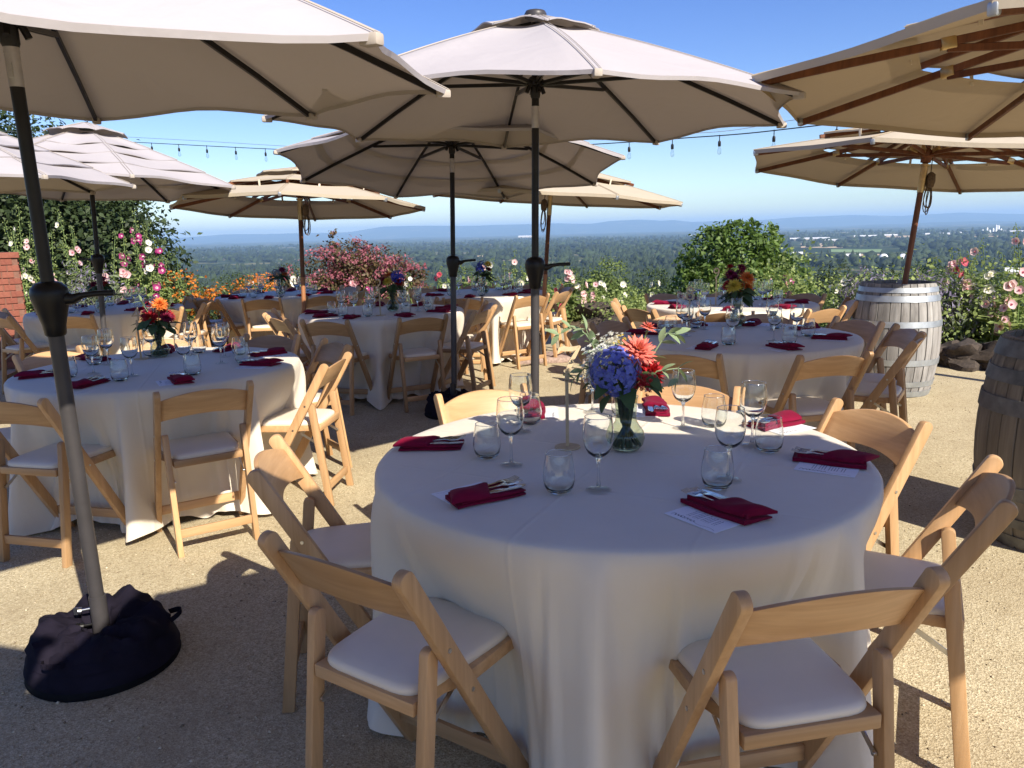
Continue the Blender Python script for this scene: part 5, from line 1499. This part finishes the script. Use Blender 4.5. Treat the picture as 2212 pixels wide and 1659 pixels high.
def hydrangea_me(R, seed, n=95, fl=.26):
    g = G(); rr = random.Random(seed)
    for k in range(n):
        z = 1 - 1.75 * (k + .5) / n; a = k * 2.39996; q = sqrt(max(0, 1 - z * z)); d = Vector((q * cos(a), q * sin(a), z))
        d = (d + Vector((rr.uniform(-.1, .1), rr.uniform(-.1, .1), rr.uniform(-.1, .1)))).normalized()
        c = d * R * rr.uniform(.88, 1.06); s = d.orthogonal().normalized(); u = d.cross(s); r0 = rr.uniform(0, 6); S = R * fl * rr.uniform(.85, 1.15)
        for j in range(4):
            b_ = r0 + j * pi / 2; e1 = s * cos(b_) + u * sin(b_); e2 = s * -sin(b_) + u * cos(b_)
            g.add([c, c + e1 * S * .5 + e2 * S * .42 + d * S * .12, c + e1 * S + d * S * rr.uniform(-.05, .2), c + e1 * S * .5 - e2 * S * .42 + d * S * .12], [(0, 1, 2, 3)])
    bm_c = len(g.v)
    return g.mesh('hydrangea', 180)
def cluster_me(R, seed, n=40):
    g = G(); rr = random.Random(seed)
    for k in range(n):
        c = Vector((rr.gauss(0, R * .5), rr.gauss(0, R * .5), rr.gauss(0, R * .6))); S = R * .28
        for j in range(5):
            a = j * 1.257 + k; g.add([c, c + Vector((cos(a) * S, sin(a) * S, S * .5)), c + Vector((cos(a + .9) * S, sin(a + .9) * S, S * .5))], [(0, 1, 2)])
        g.add([c + Vector((0, 0, S * .7)), c + Vector((S * .5, 0, 0)), c + Vector((0, S * .5, 0)), c + Vector((-S * .5, 0, 0)), c + Vector((0, -S * .5, 0))], [(0, 1, 2), (0, 2, 3), (0, 3, 4), (0, 4, 1)])
    return g.mesh('filler_flower')
def leaf_me(L, W_, bend):
    g = G(); n = 7
    for k in range(n + 1):
        q = k / n; w = W_ * sin(pi * min(1, q * .93 + .05)) ** .8; z = -bend * L * q * q
        g.v += [(L * q, -w, z + w * .25), (L * q, 0, z), (L * q, w, z + w * .25)]
    for k in range(n):
        for j in range(2): a = k * 3 + j; g.f.append((a, a + 1, a + 4, a + 3)); g.mi.append(0)
    return g.mesh('leaf', 180)
FM = {'dahlia': dahlia_me(.072, 1), 'dahlia2': dahlia_me(.058, 2, 6), 'hyd': hydrangea_me(.084, 3, 120, .23), 'hyd2': hydrangea_me(.06, 4, 60), 'fill': cluster_me(.032, 5), 'bud': dahlia_me(.032, 6, 4),
      'leaf': leaf_me(.11, .024, .35), 'euca': leaf_me(.055, .0125, .2), 'leaf2': leaf_me(.085, .03, .6)}
_mc = {}
def fpart(t, name, me, mat, loc, dirv, sc_=1.0, roll=0, xaxis=False):
    k = (me, mat)
    if k not in _mc:
        c = FM[me].copy(); c.materials.clear(); c.materials.append(MAT[mat]); _mc[k] = c
    d = Vector(dirv).normalized(); q = d.to_track_quat('X' if xaxis else 'Z', 'Z' if xaxis else 'Y')
    o = obj(name, _mc[k], MAT[mat], t, loc, q.to_euler()); o.scale = (sc_,) * 3
    if roll: o.rotation_euler.rotate_axis('X' if xaxis else 'Z', roll)
    return o
VASE = None
def vase_proto():
    t = thing('vase', '', 'vase')
    pr_ = [(.03, .004), (.045, .006), (.058, .022), (.064, .045), (.06, .068), (.045, .088), (.037, .102), (.035, .12), (.0365, .15), (.0405, .185), (.041, .19)]
    g = G(); n = 72
    for r_, z in pr_:
        for j in range(n): rr_ = r_ * (1 + .018 * (j % 3 == 0) * (z < .18)); g.v.append((rr_ * cos(2 * pi * j / n), rr_ * sin(2 * pi * j / n), z))
    for i in range(len(pr_) - 1):
        for j in range(n): g.f.append((i * n + j, i * n + (j + 1) % n, (i + 1) * n + (j + 1) % n, (i + 1) * n + j)); g.mi.append(0)
    obj('body', g.mesh('body', 60), MAT['vase_glass'], t)
    obj('rim', G().tube([(.041 * cos(2 * pi * k / 40), .041 * sin(2 * pi * k / 40), .19) for k in range(40)], .0014, 6, closed=True).mesh('rim', 180), MAT['solid_glass'], t)
    obj('base', G().lathe([(.001, .002), (.03, .003), (.044, .006), (.03, .014), (.001, .016)], 32, caps=False).mesh('base', 180), MAT['solid_glass'], t)
    return t
PV = Proto(vase_proto())
def bouquet(key, loc, label, vlabel, flowers, seed, nleaf=10, euca=3, sc_=1.0):
    z = TH + .001
    PV.put((loc[0], loc[1], z), seed, vlabel, 'glass vases on the tables').scale = (sc_,) * 3
    t = thing('bouquet', label, 'flowers', (loc[0], loc[1], z), group='bouquets on the tables'); t.scale = (sc_,) * 3
    rr = random.Random(seed)
    for k in range(34):
        a = rr.uniform(0, 6.28); r0 = rr.uniform(.008, .056); r1 = rr.uniform(.006, .031); b_ = a + rr.uniform(2, 4)
        obj('stem', G().tube([(r0 * cos(a), r0 * sin(a), .018), (r1 * .5 * cos(b_), r1 * .5 * sin(b_), .10), (r1 * cos(b_), r1 * sin(b_), .20), (r1 * 2 * cos(b_), r1 * 2 * sin(b_), .25)], .0052, 6).mesh('stem', 60), MAT['vase_stems'], t)
    for (nm, me, mat, p, s) in flowers:
        d = Vector((p[0], p[1], .35 * (p[2] - .2) + .06)) + Vector((0, -.05 if me.startswith('dahlia') else 0, .03))
        fpart(t, nm, me, mat, p, d, s, rr.uniform(0, 3))
        obj('stem', G().tube([(0, 0, .17), (p[0] * .5, p[1] * .5, .17 + (p[2] - .17) * .55), p], .003, 5).mesh('stem', 60), MAT['stem_green'], t)
    for k in range(nleaf):
        a = k * 2.4 + rr.uniform(-.4, .4); r_ = rr.uniform(.03, .075); zz = rr.uniform(.195, .28)
        fpart(t, 'leaf', rr.choice(('leaf', 'leaf2')), 'leaf_bouquet', (r_ * cos(a), r_ * sin(a), zz), (cos(a), sin(a), rr.uniform(-.5, .35)), rr.uniform(.75, 1.1), rr.uniform(-.5, .5), True)
    return t
def euca(t, pts, seed, n=5):
    rr = random.Random(seed)
    obj('twig', G().tube(pts, [.0025] * (len(pts) - 1) + [.001], 5).mesh('twig', 60), MAT['leaf_euca'], t)
    for k in range(n):
        q = (k + .6) / n * (len(pts) - 1); i = min(len(pts) - 2, int(q)); p = Vector(pts[i]).lerp(Vector(pts[i + 1]), q - i); tg = (Vector(pts[i + 1]) - Vector(pts[i])).normalized()
        for s in (-1, 1):
            d = tg + Vector((rr.uniform(-.6, .6), rr.uniform(-.6, .6), s * .8)); fpart(t, 'leaf', 'euca', 'leaf_euca', p, d, rr.uniform(.7, 1.1), rr.uniform(-1, 1), True)
pv = at(1352, 972, TH)
B = bouquet('front', pv, 'mixed bouquet with a big blue hydrangea and coral dahlia on the front table', 'ribbed clear glass vase holding the blue hydrangea on the front table',
    [('hydrangea', 'hyd', 'petal_blue', (-.045, -.045, .285), 1.0), ('dahlia', 'dahlia', 'petal_coral', (.035, -.03, .35), 1.05), ('dahlia', 'dahlia', 'petal_red', (.085, .01, .27), .95), ('bud', 'bud', 'petal_coral', (.075, .0, .425), 1.05),
     ('filler_flower', 'fill', 'petal_white', (-.09, -.02, .335), 1.2), ('filler_flower', 'fill', 'petal_white', (-.065, .02, .365), 1.1), ('filler_flower', 'fill', 'petal_white', (-.098, -.01, .29), 1.2), ('filler_flower', 'fill', 'petal_white', (-.03, .03, .37), .9), ('filler_flower', 'fill', 'petal_white', (-.10, -.0, .25), .9),
     ('filler_flower', 'fill', 'petal_yellow', (.0, .03, .365), .8), ('dahlia', 'dahlia2', 'petal_wine', (.05, .06, .30), 1.0), ('filler_flower', 'fill', 'petal_red', (.045, -.07, .25), .9)], 5, 13, sc_=.93)
euca(B, [(-.02, .02, .2), (-.08, .04, .32), (-.13, .06, .40), (-.19, .06, .425), (-.24, .05, .39)], 1, 5)
euca(B, [(-.02, 0, .2), (-.09, .02, .28), (-.14, .03, .285), (-.185, .03, .24)], 2, 5)
euca(B, [(-.02, 0, .2), (-.10, .02, .34), (-.14, .03, .44)], 3, 4)
euca(B, [(.02, 0, .2), (.09, 0, .33), (.135, -.01, .405), (.17, -.01, .40)], 4, 5)
euca(B, [(.02, 0, .2), (.10, -.03, .28), (.17, -.04, .29), (.165, -.05, .24)], 6, 4)
def small_bouquet(key, loc, kinds, label, vlabel, seed, sc_=1.0):
    rr = random.Random(seed); fl = []
    for k, (nm, me, mat) in enumerate(kinds):
        a = -1.57 + (k % 2 * 2 - 1) * (k + 1) // 2 * .95 + rr.uniform(-.2, .2); r_ = .075 if k else .045
        fl.append((nm, me, mat, (r_ * cos(a), r_ * sin(a) * .8, .29 + (.06 if k % 3 == 1 else 0) + rr.uniform(-.015, .02)), rr.uniform(.9, 1.1)))
    return bouquet(key, loc, label, vlabel, fl, seed, 26, 3, sc_ * .88)
D, D2, H_, H2, FI = 'dahlia', 'dahlia2', 'hyd', 'hyd2', 'fill'
b2 = small_bouquet('left', at(347, 771, TH), [(D, D, 'petal_red'), (D, D, 'petal_orange'), (D, D2, 'petal_wine'), (D, D, 'petal_red'), ('filler_flower', FI, 'petal_white'), (D, D2, 'petal_orange'), (D, D, 'petal_wine'), ('filler_flower', FI, 'petal_red'), (D, D2, 'petal_wine')],
             'red, orange and wine coloured bouquet on the left table', 'clear vase with the red bouquet on the left table', 15, 1.0)
euca(b2, [(.0, 0, .2), (-.06, 0, .33), (-.1, 0, .40)], 3, 4); euca(b2, [(.0, 0, .2), (.09, 0, .33), (.13, -.02, .39)], 5, 3)
small_bouquet('right', at(1592, 704, TH), [(D, D, 'petal_yellow'), (D, D, 'petal_orange'), (D, D, 'petal_red'), (D, D, 'petal_orange'), (D, D2, 'petal_wine'), (D, D2, 'petal_red'), ('filler_flower', FI, 'petal_red')],
              'orange and yellow dahlia bouquet beside the 8 sign', 'clear vase with orange dahlias beside the 8 sign', 25, 1.05)
small_bouquet('mid', at(849, 672, TH), [(D, D, 'petal_yellow'), (H2, H2, 'petal_deepblue'), (D, D, 'petal_wine'), (D, D, 'petal_red'), (D, D2, 'petal_orange'), (D, D, 'petal_wine')] and
              [(D, D2, 'petal_yellow'), ('hydrangea', H2, 'petal_deepblue'), (D, D, 'petal_wine'), (D, D, 'petal_red'), (D, D2, 'petal_orange'), (D, D, 'petal_wine')],
              'dark red bouquet with one pale yellow dahlia on the middle table', 'round bellied vase with the yellow dahlia on the middle table', 35, 1.05)
small_bouquet('back1', Vector((-2.86, 9.7, TH)), [('hydrangea', H2, 'petal_slate'), (D, D2, 'petal_wine'), ('filler_flower', FI, 'petal_white'), (D, D2, 'petal_orange'), ('filler_flower', FI, 'petal_white'), ('hydrangea', H2, 'petal_slate')],
              'bouquet with slate blue hydrangea on the back table by the pink shrub', 'dark vase of the slate blue hydrangea on the back table', 45, 1.05)
small_bouquet('back2', Vector((-.30, 9.1, TH)), [('hydrangea', H2, 'petal_deepblue'), (D, D2, 'petal_yellow'), ('filler_flower', FI, 'petal_white'), (D, D2, 'petal_wine'), ('hydrangea', H2, 'petal_deepblue')],
              'bouquet with deep blue hydrangea between the two centre poles', 'vase with the deep blue hydrangea between the centre poles', 55, 1.05)
small_bouquet('t9', Vector((2.06, 7.12, TH)), [(D, D, 'petal_wine'), (D, D2, 'petal_wine'), ('filler_flower', FI, 'petal_yellow'), (D, D, 'petal_wine'), (D, D2, 'petal_red')],
              'dark wine coloured bouquet beside the 9 sign', 'vase with the dark wine bouquet beside the 9 sign', 65, 1.05)
small_bouquet('far', Vector((-4.36, 8.25, TH)), [(D, D2, 'petal_wine'), (D, D2, 'petal_wine'), ('filler_flower', FI, 'petal_wine'), (D, D2, 'petal_red')],
              'dark burgundy bouquet on the far left table behind the pole', 'vase of the dark burgundy bouquet on the far left table', 75, 1.05)

def digit_mesh(ch, size):
    cu = bpy.data.curves.new('digit', 'FONT'); cu.body = ch; cu.size = size; cu.extrude = .002; cu.align_x = 'CENTER'; cu.offset = -.0015
    tmp = bpy.data.objects.new('digit_source', cu); COL.objects.link(tmp)
    me = bpy.data.meshes.new_from_object(tmp); bpy.data.objects.remove(tmp); bpy.data.curves.remove(cu); me.name = 'digit'
    return me
def seven():
    """the 7 is cut from plywood with a curled flag and bowed stem"""
    g = G(); A = [(-.036, .095), (-.030, .112), (-.02, .103), (.0, .101), (.02, .105), (.034, .110), (.036, .104)]
    top = [(-.036, .118), (-.030, .122), (-.016, .113), (.0, .112), (.02, .115), (.036, .119), (.044, .117)]
    def ribbon(c, w):
        pts = [Vector((x, 0, z)) for x, z in c]; n = len(pts); vs = []
        for i, p in enumerate(pts):
            tt = (pts[min(i + 1, n - 1)] - pts[max(i - 1, 0)]).normalized(); s = Vector((tt.z, 0, -tt.x)) * w[i] / 2
            for y in (-.002, .002): vs += [p - s + Vector((0, y, 0)), p + s + Vector((0, y, 0))]
        fs = []
        for i in range(n - 1):
            a, b_ = i * 4, (i + 1) * 4
            fs += [(a, b_, b_ + 1, a + 1), (a + 2, a + 3, b_ + 3, b_ + 2), (a, a + 2, b_ + 2, b_), (a + 1, b_ + 1, b_ + 3, a + 3)]
        fs += [(0, 1, 3, 2), ((n - 1) * 4, (n - 1) * 4 + 2, (n - 1) * 4 + 3, (n - 1) * 4 + 1)]
        g.add(vs, fs)
    ribbon([(-.037, .092), (-.030, .106), (-.018, .108), (.0, .105), (.02, .107), (.037, .114)], [.003, .012, .017, .014, .013, .004])
    ribbon([(.036, .114), (.022, .09), (.006, .062), (-.004, .035), (-.008, .0)], [.008, .012, .015, .016, .014])
    return g.mesh('digit', 40)
SIG = []
def sign(loc, h, ch, size, label, rz=0.0):
    t = thing('table_number', label, 'table sign', (loc[0], loc[1], TH + .001), (0, 0, rz), 'table number signs')
    obj('base', G().lathe([(.042, 0), (.042, .004)], 32).mesh('base', 40), MAT['plywood'], t)
    obj('stick', G().box((0, 0, h / 2 + .002), (.0105, .004, h)).mesh('stick'), MAT['plywood'], t)
    if ch == '7': obj('digit', seven(), MAT['plywood'], t, (.008, 0, h - .004))
    else: obj('digit', digit_mesh(ch, size), MAT['plywood'], t, (0, 0, h - .004), (pi / 2, 0, 0))
sign(at(1226, 967, TH), .225, '7', 0, 'pale plywood sign with the number 7 on the front table', .12)
sign(at(1489, 716, TH), .215, '8', .14, 'pale plywood sign with the number 8 beside the orange bouquet', .1)
sign(Vector((1.86, 6.98, TH)), .245, '9', .14, 'pale plywood sign with the number 9 on the table behind', .1)
sign(at(305, 776, TH), .235, '4', .12, 'thin plywood number sign on the left table next to the red bouquet', .9)
sign(at(822, 682, TH), .24, '2', .13, 'plywood sign with the number 2 on the middle table', -.2)

# ------------------------------------------------------------------ loose grit and a few dry leaves on the terrace
def grit(n, seed):
    r = np.random.default_rng(seed)
    x = r.uniform(-4.5, 4.5, n); y = 1.2 + 7.5 * r.random(n) ** 1.6; s = .0016 + .0042 * r.random(n) ** 2.2
    base = np.array([(1, 0, 0), (0, 1, 0), (-1, 0, 0), (0, -1, 0), (0, 0, .75), (0, 0, -.5)])
    F0 = np.array([(0, 1, 4), (1, 2, 4), (2, 3, 4), (3, 0, 4), (1, 0, 5), (2, 1, 5), (3, 2, 5), (0, 3, 5)])
    V = base[None] * (s[:, None, None] * r.uniform(.6, 1.5, (n, 6, 1)))
    a = r.uniform(0, 6.28, n); c, s_ = np.cos(a)[:, None], np.sin(a)[:, None]
    X = V[:, :, 0] * c - V[:, :, 1] * s_ + x[:, None]; Y = V[:, :, 0] * s_ + V[:, :, 1] * c + y[:, None]; Z = V[:, :, 2] + (s * .35)[:, None]
    F = (F0[None] + (np.arange(n) * 6)[:, None, None]).reshape(-1, 3)
    b = N('loose_grit'); ge = b.n('NewGeometry'); cc = b.ramp(ge.outputs['Random Per Island'], [(0, (.16, .125, .085)), (.5, (.42, .35, .23)), (1, (.66, .58, .43))])
    obj('loose_gravel', np_mesh('loose_gravel', np.stack([X, Y, Z], 2).reshape(-1, 3), F), b.done(b.bsdf(cc, .9, 0, None, .15)), kind='stuff')
grit(26000, 3)
